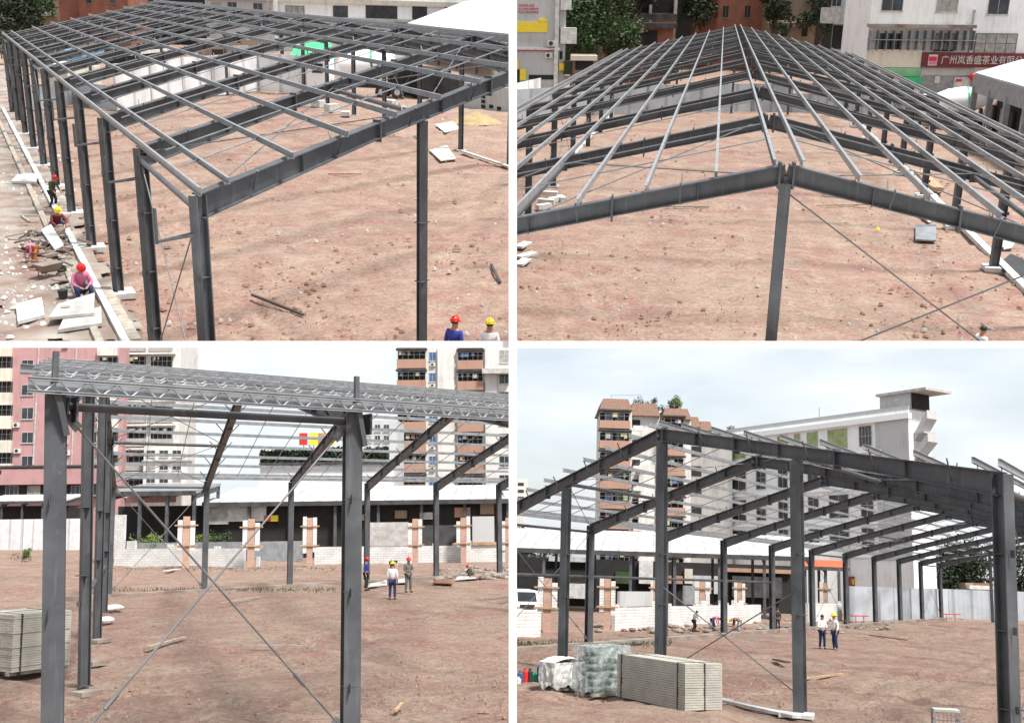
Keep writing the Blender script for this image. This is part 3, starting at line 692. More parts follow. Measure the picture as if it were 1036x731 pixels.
def person(s, label, px, py, pose, shirt, trs, head=None, top=None, turn=0.0, sc=1.0, belt=None, z=0.0, group=None):
    body, sh, tr, boots, hd, up = pose_meshes(pose); P = s.g(px, py, z)
    if top is not None:
        hh = (hd.z + .20); need = s.hgt(P, top); sc = max(.85, min(1.25, need / hh))
    o = thing(s, 'person', label, 'worker', P, s.face(P) + turn, group, sc)
    def link(me, name, mt):
        me = me.copy(); me.materials.clear(); me.materials.append(MT[mt]); q = bpy.data.objects.new(name, me); COL.objects.link(q); q.parent = o; return q
    link(body, 'body', 'skin'); link(sh, 'shirt', shirt); link(tr, 'trousers', trs)
    for b in boots: link(b, 'boot', 'shoe')
    rot = V(0, 0, 1).rotation_difference(up).to_matrix()
    hm = MB(); hm.ball((0, 0, 0), .103, 10, 8, .93, 1.02, 1.0, zmin=-.35)
    hm.v = [rot @ p + hd + up * .075 + V(0, .016, 0) for p in hm.v]; hm.build('hair', 'hair', o, smooth=True)
    if head:
        m = helmet_mesh(); m.v = [rot @ p + hd + up * .10 for p in m.v]; m.build('helmet', head, o, smooth=True)
    for sg in (-1, 1):
        MB().ball((sg * .033 + hd.x, hd.y - .083, hd.z + .03), .012, 6, 4).build('eye', 'hair', o)
    return o
# ---------------------------------------------------------------- assorted helpers
def rect_on(s, c, rz, w, d, h, z=0, m=None):
    """box centred at c"""
    return MB().box(-w / 2, w / 2, -d / 2, d / 2, z, z + h)
def stick(s, name, label, cat, a, b, w=.08, h=.06, material='timber', z=.05, z2=None, group=None):
    p, q = s.g(*a), s.g(*b); z2 = z if z2 is None else z2
    m = MB().beam(V(0, 0, z), V(q.x - p.x, q.y - p.y, z2), w, h); return single(s, name, m, material, label, cat, p, 0, group)
def slab(s, name, label, cat, pts, th=.08, material='conc', z=.08, group=None, tilt=0):
    q = [s.g(*p) for p in pts]; c = q[0]; n = len(q); m = MB()
    zs = [z + tilt * (i in (1, 2)) for i in range(n)]
    vs = [V(p.x - c.x, p.y - c.y, zs[i] - th) for i, p in enumerate(q)] + [V(p.x - c.x, p.y - c.y, zs[i]) for i, p in enumerate(q)]
    m.add(vs, [tuple(range(n))[::-1], tuple(range(n, 2 * n))] + [(i, (i + 1) % n, n + (i + 1) % n, n + i) for i in range(n)])
    return single(s, name, m, material, label, cat, c, 0, group)
def roofslab(o, P0, pts, th, name, material):
    """sloping slab through site points"""
    n = len(pts); q = [p - P0 for p in pts]; m = MB()
    m.add([p - V(0, 0, th) for p in q] + q, [tuple(range(n))[::-1], tuple(range(n, 2 * n))] + [(i, (i + 1) % n, n + (i + 1) % n, n + i) for i in range(n)])
    return m.build(name, material, o)
def fence(s, label, pts, h, material='hoard', group=None, post=2.4, name='hoarding', cat='hoarding'):
    P = [s.g(*p) for p in pts]; o = thing(s, name, label, cat, P[0], 0, group)
    for a, b in zip(P[:-1], P[1:]):
        m = MB().beam(a - P[0] + V(0, 0, h / 2), b - P[0] + V(0, 0, h / 2), .06, h); m.build('sheet_panel', material, o)
        n = max(1, int((b - a).length / post))
        for k in range(n + 1):
            q = a.lerp(b, k / n) - P[0]; d = (s.C - a); d.z = 0; d.normalize(); q = q + d * .07
            MB().beam(q, q + V(0, 0, h + .05), .07, .07, V(1, 0, 0)).build('post', 'galv_dark', o)
    return o
def shed(s, label, E0, E1, ze, depth, rise, ncol, colh=None, fascia=.5, ov=.6, roof='roof_white', th=.25, name='shed', back=True, dark=True):
    """open-sided shed: eave line from E0 to E1 (points at height ze), roof rising away from the camera"""
    u = (E1 - E0); u.z = 0; L = u.length; u.normalize(); n = V(0, 0, 1).cross(u)
    P0 = V(E0.x, E0.y, 0); o = thing(s, name, label, 'shed', P0, math.atan2(u.y, u.x))
    sl = MB(); sl.hexa([(0, -ov, ze - th), (L, -ov, ze - th), (L, depth, ze + rise - th), (0, depth, ze + rise - th), (0, -ov, ze), (L, -ov, ze), (L, depth, ze + rise), (0, depth, ze + rise)]); sl.build('roof', roof, o)
    MB().box(0, L, -ov - .05, -ov + .02, ze - fascia, ze - .03).build('fascia', 'roof_dark', o)
    for k in range(ncol):
        x = .3 + (L - .6) * k / max(1, ncol - 1)
        m = MB().isec((x, 0, 0), (x, 0, ze - th), (0, 1, 0), .35, .3); m.build('column', 'steel', o)
        r = MB().beam((x, 0, ze - th - .35), (x, depth, ze + rise - th - .35), .18, .5); r.build('rafter', 'steel', o)
        m = MB().isec((x, depth, 0), (x, depth, ze + rise - th), (0, 1, 0), .35, .3); m.build('column', 'steel', o)
    return o
# ================================================================ upper left site
def up_left():
    s = TL
    # rough concrete yard outside the columns
    q = [s.g(-12, 62), s.g(2, 62), s.g(40, 150), s.g(118, 300), s.g(150, 352), s.g(-12, 352)]
    m = MB(); rnd = random.Random(5)
    xs = [(p.x, p.y) for p in q]; q = None
    def inside(x, y):
        r = False; n = len(xs)
        for i in range(n):
            (x1, y1), (x2, y2) = xs[i], xs[(i + 1) % n]
            if (y1 > y) != (y2 > y) and x < (x2 - x1) * (y - y1) / (y2 - y1) + x1: r = not r
        return r
    x0, x1, y0, y1 = min(p[0] for p in xs), max(p[0] for p in xs), min(p[1] for p in xs), max(p[1] for p in xs); st = .22; idx = {}; vs = []; fs = []
    nx, ny = int((x1 - x0) / st), int((y1 - y0) / st)
    def vid(i, j):
        if (i, j) not in idx:
            x, y = x0 + i * st, y0 + j * st; idx[(i, j)] = len(vs); vs.append((x, y, .12 + .14 * noise.fractal(V(x * .5, y * .5, 3), .8, 2, 4)))
        return idx[(i, j)]
    for i in range(nx):
        for j in range(ny):
            x, y = x0 + i * st, y0 + j * st
            if inside(x + .8 * noise.noise(V(x, y, 1)), y + .8 * noise.noise(V(x, y, 4))): fs.append((vid(i, j), vid(i + 1, j), vid(i + 1, j + 1), vid(i, j + 1)))
    m.add(vs, fs); single(s, 'concrete_yard', m, 'conc_dirty', None, None, kind='structure', smooth=True)
    # plinth strip and trench board along the column row
    o = thing(s, 'plinth', 'low white cement plinth running along the foot of the outer column row', 'plinth', s.bp(-1, 0, 0))
    u = (s.bp(1, 0, 0) - s.bp(-1, 0, 0)).normalized()
    MB().box(-.80, -.55, 4, 10 * s.B + 2, 0, .30).build('kerb', 'conc_white', o)
    MB().box(-1.55, -1.3, 4, 10 * s.B + 2, 0, .26).build('shutter_board', 'timber_grey', o)
    for k in range(1, 10): MB().box(-.62, .55, k * s.B - .5, k * s.B + .5, 0, .22).build('pad', 'conc_white', o)
    stick(s, 'shutter_board', 'long mossy trench board lying past the pink shirted worker', 'board', (107, 297), (138, 352), .34, .24, 'timber_grey', .2)
    # people
    person(s, 'worker in dark clothes and red helmet striding by the column row, farthest along it', 54, 212, 'stride', 'c_green', 'c_black', 'h_red', 176.5, turn=.8)
    person(s, 'worker in maroon top, jeans and yellow helmet squatting by the plinth', 59, 237, 'squat', 'c_maroon', 'c_jeans', 'h_yellow', 208, turn=.3)
    person(s, 'worker in pink shirt and red helmet sitting on the plinth with a trowel', 84, 304, 'sit', 'c_pink', 'c_navy', 'h_red', 263.5, turn=.2)
    person(s, 'stooping worker in orange and pink beside the heap of broken rubble', 35, 268, 'bend', 'c_pink', 'c_orange', None, 248, turn=-.9)
    person(s, 'worker in blue overalls and red helmet at the lower edge, beside a white shirted one', 459, 388, 'stand', 'c_blue', 'c_navy', 'h_red', 320.5, turn=2.6)
    person(s, 'worker in white shirt and yellow helmet at the lower edge beside a blue one', 494, 391, 'stand', 'c_white', 'c_navy', 'h_yellow', 323, turn=3.0)
    person(s, 'tiny distant worker in red standing in front of the white hoarding', 307, 95, 'stand', 'c_maroon', 'c_black', None, 79)
    # slabs, boards and rubble
    slab(s, 'concrete_slab', 'square white concrete slab lying flat in the yard by itself', 'slab', [(17, 316), (43, 309), (46, 327), (19, 334)], .12, 'conc_white', .32)
    slab(s, 'concrete_slab', 'long pale slab, topmost of the pair beside the sitting pink worker', 'slab', [(51, 334), (60, 320), (97, 308), (96, 329)], .1, 'conc', .46)
    slab(s, 'concrete_slab', 'long pale slab lying under another beside the sitting pink worker', 'slab', [(60, 343), (66, 330), (103, 319), (104, 336)], .12, 'conc', .34)
    slab(s, 'concrete_slab', 'pale flat slab by the boots of the striding worker in dark clothes', 'slab', [(12, 189), (18, 182), (40, 181), (37, 190)], .14, 'conc_white', .34)
    rnd = random.Random(8)
    mh = MB()
    for k in range(130):
        p = s.g(rnd.gauss(50, 11), rnd.gauss(256, 14)); a = rnd.random() * 3; l = rnd.uniform(.2, .9)
        d = V(math.cos(a) * l, math.sin(a) * l, rnd.uniform(-.1, .35)); mh.beam(V(p.x, p.y, .25 + rnd.random() * .35), V(p.x, p.y, .25) + d, rnd.uniform(.04, .3), rnd.uniform(.03, .12))
    single(s, 'debris_heap', mh, 'conc_dirty', 'heap of broken mortar and boards between the maroon and pink workers', 'debris', kind='stuff')
    stones(s, 'rubble_stones', 'conc_white', (0, 150, 75, 344), 480, .03, .15, 71, 'broken mortar strewn over the concrete yard', 'rubble', z=.15)
    slab(s, 'mortar_board', 'mortar tray lying on the rubble heap below the maroon worker', 'board', [(43, 246), (53, 240), (66, 262), (57, 267)], .06, 'conc_white', .62)
    bk = MB(); bk.tube([(0, 0, 0), (0, 0, .3)], [.13, .16], 12); single(s, 'bucket', bk, 'timber_grey', 'mortar bucket standing by the feet of the pink shirted worker', 'bucket', s.g(67, 318, .2))
    bw = MB(); bw.tube([(0, 0, 0), (0, 0, .3)], [.15, .18], 12); single(s, 'bucket', bw, 'black', 'dark bucket standing between the pink worker and the rubble heap', 'bucket', s.g(64, 301, .2))
    # wheelbarrow near the stooping worker
    w = thing(s, 'wheelbarrow', 'wheelbarrow loaded with rubble beside the stooping worker', 'wheelbarrow', s.g(50, 281, .15), .6)
    MB().hexa([(-.35, -.2, .3), (.35, -.2, .3), (.35, .2, .3), (-.35, .2, .3), (-.5, -.33, .6), (.5, -.33, .6), (.5, .33, .6), (-.5, .33, .6)]).build('tray', 'conc_dirty', w)
    MB().tube([(.62, -.04, .2), (.62, .04, .2)], .2, 14).build('wheel', 'black', w)
    for q_ in (-.22, .22): MB().tube([(.62, q_ * .3, .2), (-.3, q_, .32), (-1.0, q_ * 1.2, .55)], .02, 6).build('handle', 'rust', w)
    for q_ in (-.2, .2): MB().tube([(-.3, q_, .32), (-.35, q_, 0)], .018, 6).build('leg', 'rust', w)
    # bars on the clay
    stick(s, 'steel_bar', 'dark steel bar lying alone on the clay in the middle of the upper left site', 'bar', (255, 299.5), (307, 320), .10, .08, 'darkbar', .06)
    stick(s, 'steel_bar', 'short dark bar lying by itself between gable column and site edge', 'bar', (497, 269), (506, 287), .1, .08, 'darkbar', .06)
    stick(s, 'timber_batten', 'thin batten lying on clay under the roof of the upper left frame', 'batten', (332, 177), (366, 177), .07, .05, 'rust', .06)
    # far concrete bits under the roof
    rnd = random.Random(12)
    for k, (x, y) in enumerate(((322, 108), (336, 113), (350, 117), (402, 113), (410, 118), (395, 108))):
        p = s.g(x, y); single(s, 'rubble_block', MB().box(-.7, .7, -.4, .4, 0, rnd.uniform(.4, .9)), 'conc_white', 'white broken block lying in the row under the roof trusses', 'block', p, rnd.random() * 3, 'white blocks under the roof')
    slab(s, 'sheet', 'pale flat sheet lying on the ground beside the far right column', 'sheet', [(434, 153), (452, 148), (462, 162), (446, 164)], .06, 'conc', .1)
    slab(s, 'sheet', 'white flat sheet lying behind the gable column, beyond the larger pale one', 'sheet', [(440, 127), (458, 124), (466, 131), (450, 135)], .06, 'conc_white', .1)
    stick(s, 'plank', 'long pale plank leading from the far column towards the site edge', 'plank', (468, 154), (516, 170), .3, .1, 'conc', .08)
    sp = s.g(482, 124); mh = MB(); rr = 2.6
    mh.add([(0, 0, 1.0)] + [(rr * math.cos(t * PI / 9) * (1 + .15 * math.sin(t * 2.1)), rr * .8 * math.sin(t * PI / 9), -.02) for t in range(18)], [(0, 1 + t, 1 + (t + 1) % 18) for t in range(18)])
    single(s, 'sand_heap', mh, 'sand', 'small heap of yellow sand by the pierced block wall', 'sand', sp)
    w = Bld(s, 'block_wall', 'grey pierced block wall standing behind the sand heap', 'wall', (468, 106), (530, 116), 83, .25, 'grey_wall')
    for (x, y) in ((489, 98), (489, 103), (489, 108), (497, 108), (505, 110)): w.box('opening', 'dark', x - 2, y - 2, x + 2, y + 1.6, .03)
    # white hoarding beyond the building
    fence(s, 'white sheet hoarding standing beyond the frame in the upper left site', [(118, 112), (215, 97), (262, 92), (330, 97)], 4.2, 'hoard_white', post=5)
    fence(s, 'grey sheet hoarding left of the white one, beyond the frame', [(28, 112), (75, 106), (118, 112)], 2.2, 'hoard', post=5)
    # stalls and sheds seen through the roof bars
    def hut(label, A, B, top, mt, th=3, name='hut'):
        b = Bld(s, name, label, 'hut', A, B, top, th, mt); return b
    b = hut('small cream hut with two dark openings seen through the purlins', (60, 80), (84, 77), 65, 'cream_wall'); b.box('opening', 'dark', 63, 71, 69, 78, .05); b.box('opening', 'dark', 75, 69, 79, 76, .05)
    b = hut('cream hut with round black holes beside the hoarding', (70, 92), (103, 87), 70, 'cream_wall'); b.box('opening', 'dark', 77, 76, 83, 84, .05); b.box('opening', 'dark', 91, 74, 96, 82, .05)
    b = hut('long hut with a flat pale blue front seen through the roof', (84, 66), (118, 60), 51, 'blue')
    b.box('door', 'dark', 96, 57, 99, 62, .05)
    b = hut('rusty red low hut behind the blue fronted one', (70, 56), (96, 52), 44, 'tan_wall')
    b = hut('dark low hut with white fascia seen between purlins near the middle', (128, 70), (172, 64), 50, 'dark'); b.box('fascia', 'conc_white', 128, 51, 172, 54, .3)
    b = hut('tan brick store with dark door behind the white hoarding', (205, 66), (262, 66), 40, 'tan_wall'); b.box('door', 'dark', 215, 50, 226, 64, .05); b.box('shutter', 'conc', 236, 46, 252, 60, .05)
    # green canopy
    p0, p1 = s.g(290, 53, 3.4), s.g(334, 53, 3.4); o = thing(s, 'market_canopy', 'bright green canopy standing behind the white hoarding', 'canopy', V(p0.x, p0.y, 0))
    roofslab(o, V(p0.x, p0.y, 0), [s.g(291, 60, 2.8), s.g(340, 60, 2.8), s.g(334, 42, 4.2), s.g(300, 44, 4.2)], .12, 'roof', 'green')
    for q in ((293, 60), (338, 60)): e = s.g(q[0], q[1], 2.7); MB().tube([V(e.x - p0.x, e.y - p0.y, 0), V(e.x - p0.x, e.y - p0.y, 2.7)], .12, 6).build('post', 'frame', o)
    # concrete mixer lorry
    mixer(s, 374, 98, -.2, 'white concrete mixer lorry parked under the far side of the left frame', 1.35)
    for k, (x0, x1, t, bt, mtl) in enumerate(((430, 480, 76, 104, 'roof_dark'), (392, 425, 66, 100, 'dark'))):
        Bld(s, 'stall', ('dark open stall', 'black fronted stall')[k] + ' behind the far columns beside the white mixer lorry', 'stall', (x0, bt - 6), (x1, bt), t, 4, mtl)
    # backdrop: brick house, trees, old sheds, white building, white roof
    b = Bld(s, 'brick_house', 'orange brick house with two small square windows behind the left roof corner', 'house', (55, 5, 190), (130, 4, 190), -32, 12, None)
    a0, a1 = b.uv(80, 10)[0], b.uv(130, 10)[0]; a_, bt = b.uv(56, 10)[0], 0
    MB().box(a0, a1, 0, 11, -4, b.h).build('wall', 'brick', b.o)
    MB().box(a_, a0 - .01, 1.6, 12, -4, b.h).build('side_wall', 'brick', b.o)
    for x in (87, 111): b.win(x, -2, x + 6, 4, frame='tan_wall', nx=1, sill=True)
    b = Bld(s, 'old_building', 'dark old building with grey ledge and balcony behind the trees', 'building', (-12, 20, 215), (60, 18, 215), -30, 12, 'tan_wall')
    b.box('ledge', 'conc', -8, 15, 10, 19, 1.2); b.box('canopy', 'grey_wall', 28, 12, 56, 16, 1.6); b.box('opening', 'dark', 12, -10, 30, 8, .1); b.box('opening', 'dark', 32, -8, 52, 10, .1)
    fence(s, 'low reddish brick garden wall under the trees behind the left roof corner', [(-8, 44), (30, 40), (60, 34)], 2.0, 'brick', name='garden_wall', cat='wall', post=500)
    tree(s, 'dark green tree beside the orange brick house', s.at(34, 30, 180) * 1 - V(0, 0, s.at(34, 30, 180).z), 11, 4, 'leaf', 3500, 1, .55)
    tree(s, 'dense dark tree at the corner behind the old ledge', (lambda p: V(p.x, p.y, 0))(s.at(12, 30, 175)), 9, 5, 'leaf_dark', 3000, 2, .55)
    tree(s, 'small dark bush tree by the red garden wall', (lambda p: V(p.x, p.y, 0))(s.at(20, 38, 150)), 4.5, 3.2, 'leaf', 2200, 3, .4)
    b = Bld(s, 'old_building', 'building with shade painted black behind the ridge, with a pale gutter', 'building', (128, 14, 215), (212, 12, 215), -30, 12, 'dark'); b.box('gutter', 'galv_dark', 150, 2, 205, 4, .8)  # shade painted into the whole wall as near-black
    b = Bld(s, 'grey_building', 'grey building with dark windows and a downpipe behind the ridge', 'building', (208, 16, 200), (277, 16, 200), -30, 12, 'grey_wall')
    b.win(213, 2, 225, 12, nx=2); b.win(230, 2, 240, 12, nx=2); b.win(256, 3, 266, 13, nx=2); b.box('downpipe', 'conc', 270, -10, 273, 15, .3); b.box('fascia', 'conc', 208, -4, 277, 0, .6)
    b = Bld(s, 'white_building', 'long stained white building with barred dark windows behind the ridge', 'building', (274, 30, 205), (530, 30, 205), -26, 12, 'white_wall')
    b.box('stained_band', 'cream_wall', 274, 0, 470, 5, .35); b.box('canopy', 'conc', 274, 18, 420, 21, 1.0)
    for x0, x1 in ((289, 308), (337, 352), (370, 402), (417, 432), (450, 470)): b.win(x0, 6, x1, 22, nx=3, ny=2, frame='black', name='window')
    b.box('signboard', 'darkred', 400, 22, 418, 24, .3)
    Bld(s, 'black_backdrop', 'long added black backdrop filling the gap behind the garden wall with painted shade', 'shed', (-30, 28, 235), (215, 24, 235), -34, 6, 'dark')  # added backdrop: shade behind trees and wall painted black
    # white roofed shed beyond the ridge
    E0, E1 = s.g(412, 23.5, 6.0), s.g(560, 42, 6.0); o = thing(s, 'shed', 'shed with a big bright white sheet roof beyond the right end of the ridge', 'shed', V(E0.x, E0.y, 0))
    R0_, R1_ = s.g(470, 3, 7.5), s.g(620, 2, 12.0); R0_ = s.at(482, -3, 205); R1_ = s.at(640, -10, 215)
    roofslab(o, V(E0.x, E0.y, 0), [E0, E1, R1_, R0_], .2, 'roof', 'roof_white')
    for k in range(8):
        p = E0.lerp(E1, k / 7); MB().beam(V(p.x - E0.x, p.y - E0.y, 0), V(p.x - E0.x, p.y - E0.y, 5.75), .3, .3, V(1, 0, 0)).build('column', 'steel', o)
def mixer(s, px, py, rz, label, sc=1.0):
    P = s.g(px, py); o = thing(s, 'mixer_lorry', label, 'lorry', P, s.face(P) + rz, None, sc)
    d = MB(); prof = [(-2.6, .55), (-2.2, .95), (-1.2, 1.22), (.2, 1.25), (1.4, .95), (2.3, .55), (2.6, .45)]
    d.tube([(x, 0, 2.55 + x * .16) for x, r in prof], [r for x, r in prof], 20)
    dr = d.build('drum', 'white', o, smooth=True)
    st = MB(); st.tube([(.35, 0, 2.606), (.52, 0, 2.633)], [1.245, 1.21], 20, cap=False); st.build('stripe', 'green', dr)
    MB().box(-4.6, 3.2, -.45, .45, .75, 1.05).build('chassis', 'black', o)
    c = MB(); c.prism([(-4.9, .8), (-4.95, 1.9), (-4.6, 2.9), (-3.2, 2.95), (-3.2, .8)], -1.15, 1.15, 'y'); cab = c.build('cab', 'white', o)
    MB().box(-4.99, -4.7, -1.0, 1.0, 1.75, 2.6).build('windscreen', 'glass', cab)
    for sg in (-1, 1): MB().box(-4.5, -3.6, sg * 1.16 - .02, sg * 1.16 + .02, 1.85, 2.6).build('side_window', 'glass', cab)
    MB().tube([(2.5, 0, 3.2), (3.1, 0, 2.9), (4.2, 0, 2.35)], [.35, .25, .18], 8).build('chute', 'white', o)
    hp = MB(); hp.prism([(2.2, 3.2), (3.0, 3.2), (2.8, 3.9), (2.3, 3.9)], -.5, .5, 'y'); hp.build('hopper', 'white', o)
    for x in (-4.0, 1.2, 2.5):
        for sg in (-1, 1):
            w = MB(); w.tube([(x, sg * .82, .52), (x, sg * 1.14, .52)], .52, 18); wo = w.build('wheel', 'black', o)
            MB().tube([(x, sg * 1.13, .52), (x, sg * 1.16, .52)], .24, 12).build('rim', 'frame', wo)
    for x in (-1.9, 1.7): MB().box(x - .1, x + .1, -.5, .5, 1.05, 1.9).build('drum_support', 'black', o)
    return o
up_left()
# ================================================================ upper right site
def up_right():
    s = TR; G = lambda px, py, d: (lambda p: V(p.x, p.y, 0))(s.at(px, py, d))
    # white building with the yellow band
    b = Bld(s, 'white_building', 'tall pale building with a yellow painted band and small red lettering', 'building', (505, 90, 135), (564, 86, 135), -30, 9, 'grey_wall')
    b.box('yellow_band', 'yellow', 505, 22.5, 554, 32.5, .12); b.box('yellow_patch', 'yellow', 545, 19, 554, 22.4, .12)
    b.box('string_course', 'conc_white', 505, 48.5, 566, 50.5, .3); b.box('red_pipe', 'red', 505, 50.6, 564, 51.5, .2)
    b.box('pilaster', 'conc_white', 561, -10, 565, 90, .35); b.box('shop_opening', 'dark', 535, 76, 560, 80.5, .08); b.box('yellow_sign', 'yellow', 504, 60, 524.5, 70, .25); b.box('dark_door', 'dark', 504, 70.2, 525.5, 84, .1); b.box('yellow_notice', 'yellow', 526, 70, 532, 81, .2)
    b.ac(558, 44, 1.0); b.ac(555, 56, .9)
    u0, v0 = b.uv(524.5, 7.2); k = (b.uv(524, 4)[1] - b.uv(524, 7)[1]) / 3
    for i, tx in enumerate(('诚信经营 品质', '加工定制仓储物流', '电话订购批发零售')):
        u, v = b.uv(524.5, 7.2 + i * 3.4); text(b.o, tx, 'red', k * 2.7, (u, -.05, v), .01)
    b2 = Bld(s, 'white_annex', 'narrow pale stair block with stepped balconies beside the yellow banded building', 'building', (564.5, 88, 141), (571, 86, 141), -30, 6, 'grey_wall')
    for (x0, y0, x1, y1) in ((566, 28, 582, 44), (566, -12, 577, 10)): b2.box('balcony', 'conc_white', x0, y0, x1, y1, 1.2)
    for y in (0, 35, 52): b2.box('opening', 'dark', 566, y, 569, y + 8, .06)
    b2.box('yellow_lamp', 'yellow', 565, 64, 570, 71, .6); b2.box('green_panel', 'leaf_dark', 570, 62, 578, 75, 1.0)
    # trees between the buildings
    tree(s, 'large dark green tree beside the stepped stair block', G(597, 60, 150), 15, 5.4, 'leaf', 7000, 11, .5, low=.2, lobes=14)
    tree(s, 'very dark tall tree rising in front of the old dark building', G(613, 40, 168), 20, 7, 'leaf_dark', 6000, 12, .6, low=.3, lobes=12)
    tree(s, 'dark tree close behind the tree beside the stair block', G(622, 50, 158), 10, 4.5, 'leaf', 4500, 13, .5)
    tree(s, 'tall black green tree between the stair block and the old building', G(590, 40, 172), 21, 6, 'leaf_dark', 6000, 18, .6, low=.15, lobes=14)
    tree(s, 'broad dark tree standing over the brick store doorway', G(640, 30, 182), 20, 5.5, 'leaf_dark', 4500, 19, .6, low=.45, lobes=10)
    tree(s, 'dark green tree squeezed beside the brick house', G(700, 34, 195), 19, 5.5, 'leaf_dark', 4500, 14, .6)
    tree(s, 'small round green bush in front of the brick store', G(675, 44, 156), 5.8, 2.6, 'leaf', 2500, 15, .35)
    b = Bld(s, 'market_stall', 'small tan stall with a striped roof under the large tree', 'stall', (578, 72, 140), (604, 72, 140), 56, 3, 'tan_wall'); b.box('awning', 'cream_wall', 577, 56, 604, 61, .8); b.box('opening', 'dark', 582, 62, 600, 71, .05)
    Bld(s, 'dark_backdrop', 'added black backdrop giving painted shade in the gaps between the dark trees', 'building', (560, 50, 215), (850, 50, 215), -34, 6, 'dark')  # added backdrop, painted near-black as shade in the tree gaps
    # old dark building and brick store
    b = Bld(s, 'old_building', 'old dark building with a dark balcony behind the brick store', 'building', (600, 26, 185), (684, 24, 185), -34, 12, 'tan_wall')
    b.box('balcony', 'roof_dark', 628, 14, 684, 20, 1.6); b.box('opening', 'dark', 634, -8, 682, 13, .08)
    b.box('pillar', 'conc', 656, 5, 658.5, 22, 1.2); b.box('pillar', 'conc', 681, 0, 684, 20, 1.2); b.box('red_panel', 'red', 589, -6, 594, 10, .3)
    b = Bld(s, 'brick_store', 'low orange brick store with a dark doorway and small window', 'store', (612, 54, 165), (680, 54, 165), 27, 6, 'brick')
    b.box('roof_edge', 'roof_dark', 606, 23, 684, 28, 1.4); b.win(629.5, 31, 636, 44, frame='conc_white', nx=2, ny=2); b.box('doorway', 'dark', 643.5, 31, 665, 47, .06); b.box('notice', 'conc_white', 643, 28.8, 651, 33, .15); b.box('side_window', 'dark', 617, 36, 622, 41, .06)
    # brick house
    b = Bld(s, 'brick_house', 'square orange brick house with two narrow shuttered windows, straight behind the ridge', 'house', (711, 40, 195), (775, 40, 195), -40, 12, None)
    a, c = b.uv(711, 10)[0], b.uv(726.5, 10)[0]; d = b.uv(775, 10)[0]
    MB().box(c, d, 0, 11, -3, b.h).build('wall', 'brick', b.o); MB().hexa([(a, 3, -3), (c - .01, .01, -3), (c - .01, 11, -3), (a, 11, -3), (a, 3, b.h), (c - .01, .01, b.h), (c - .01, 11, b.h), (a, 11, b.h)]).build('side_wall', 'brick', b.o)
    for x in (731, 753): b.win(x, 5.5, x + 6.5, 18.5, glass='dark', frame='tan_wall', nx=2)
    # tan building
    b = Bld(s, 'tan_building', 'tan weathered building with small openings right of the brick house', 'building', (776, 42, 190), (824, 40, 190), -34, 9, 'tan_wall')
    b.box('opening', 'dark', 790, 27, 797, 37, .06); b.box('opening', 'dark', 811, 28, 817, 37, .06); b.box('dark_loggia', 'dark', 778, 2, 800, 20, .06); b.box('ledge', 'cream_wall', 776, 21, 824, 23.5, .6)
    tree(s, 'dark green treetop over the tan weathered building', G(783, 20, 184), 17.5, 3.6, 'leaf_dark', 2600, 16, .5)
    tree(s, 'black green tree in the gap before the tall white building', G(829, 40, 186), 17, 4.2, 'leaf_dark', 3500, 17, .55)
    # grey wing with bay windows
    b = Bld(s, 'grey_building', 'grey building wing with projecting bay windows beside the white building', 'building', (838, 72, 165), (875, 74, 160), -30, 7, 'grey_wall')
    b.box('bay', 'conc', 836, 8, 862, 24, 1.4); b.win(842, -6, 852, 7, nx=2, name='window'); b.win(856, -4, 864, 9, nx=1); b.win(866, -4, 871, 9, nx=1)
    b.box('opening', 'dark', 842, 26, 860, 50, .06); b.win(862, 27, 868, 48, nx=1, ny=2); b.box('downpipe', 'conc_white', 870, -20, 872.5, 70, .3)
    # white building with the shop sign
    b = Bld(s, 'white_building', 'white building with dark square windows above a dark red shop board', 'building', (872, 92, 150), (1075, 92, 150), -34, 12, 'white_wall')
    for x0, x1, y0 in ((892, 914, 11.5), (947.5, 969.5, 12.5), (999.5, 1021, 15)): b.win(x0, y0 - 18, x1, y0, nx=2, frame='conc')
    b.box('canopy', 'conc_dirty', 877, 24.5, 984, 28, 1.5); b.box('lower_ledge', 'cream_wall', 877, 50, 931, 68, .5)
    for x0, x1 in ((889, 911), (945, 965), (986, 1028)): b.win(x0, 34, x1, 51 if x0 < 980 else 54, nx=4, ny=2, frame='black', rec=.1)
    for k in range(14): x = 878 + k * 8; b.box('cage_bar', 'galv_dark', x, 31, x + .5, 51, 1.2)
    b.box('cage_rail', 'galv_dark', 877, 40, 986, 40.8, 1.25)
    b.box('pipe', 'conc', 982, 10, 983.5, 53, .3)
    sg = b.box('shop_board', 'darkred', 931, 53.5, 1060, 68, .8)
    b.box('sign_logo', 'conc_white', 937, 55, 946, 66, .86, -.8, sg); b.box('logo_square', 'red', 937.6, 57, 945.4, 61.5, .90, -.85, sg); b.box('logo_square', 'c_pink', 937.6, 62, 945.4, 65, .90, -.85, sg)
    u0, v0 = b.uv(949, 65.6); u1 = b.uv(1030, 60)[0]; hh = b.uv(949, 56)[1] - v0
    t = text(sg, '广州岚香盛茶业有限公司', 'conc_white', hh * 1.0, (u0, -.83, v0), .02)
    wd = max(v.co.x for v in t.data.vertices); t.scale.x = (u1 - u0) / wd * 1.12
    b.box('green_shop', 'palegreen', 891, 68.5, 930, 77, .5); b.box('green_counter', 'green', 911, 77.5, 930, 87, .9)
    b.box('shop_front', 'grey_wall', 931, 69, 985, 76, .25); b.box('shutter', 'galv_dark', 931, 77, 984, 105, .1)
    b.box('white_notice', 'conc_white', 964, 78, 980, 94, .35); b.box('yellow_notice', 'yellow', 966, 88.5, 978, 92.5, .4); b.box('red_notice', 'red', 966, 80, 972, 82.5, .4); b.box('white_door', 'conc_white', 945, 77, 950, 84, .3)
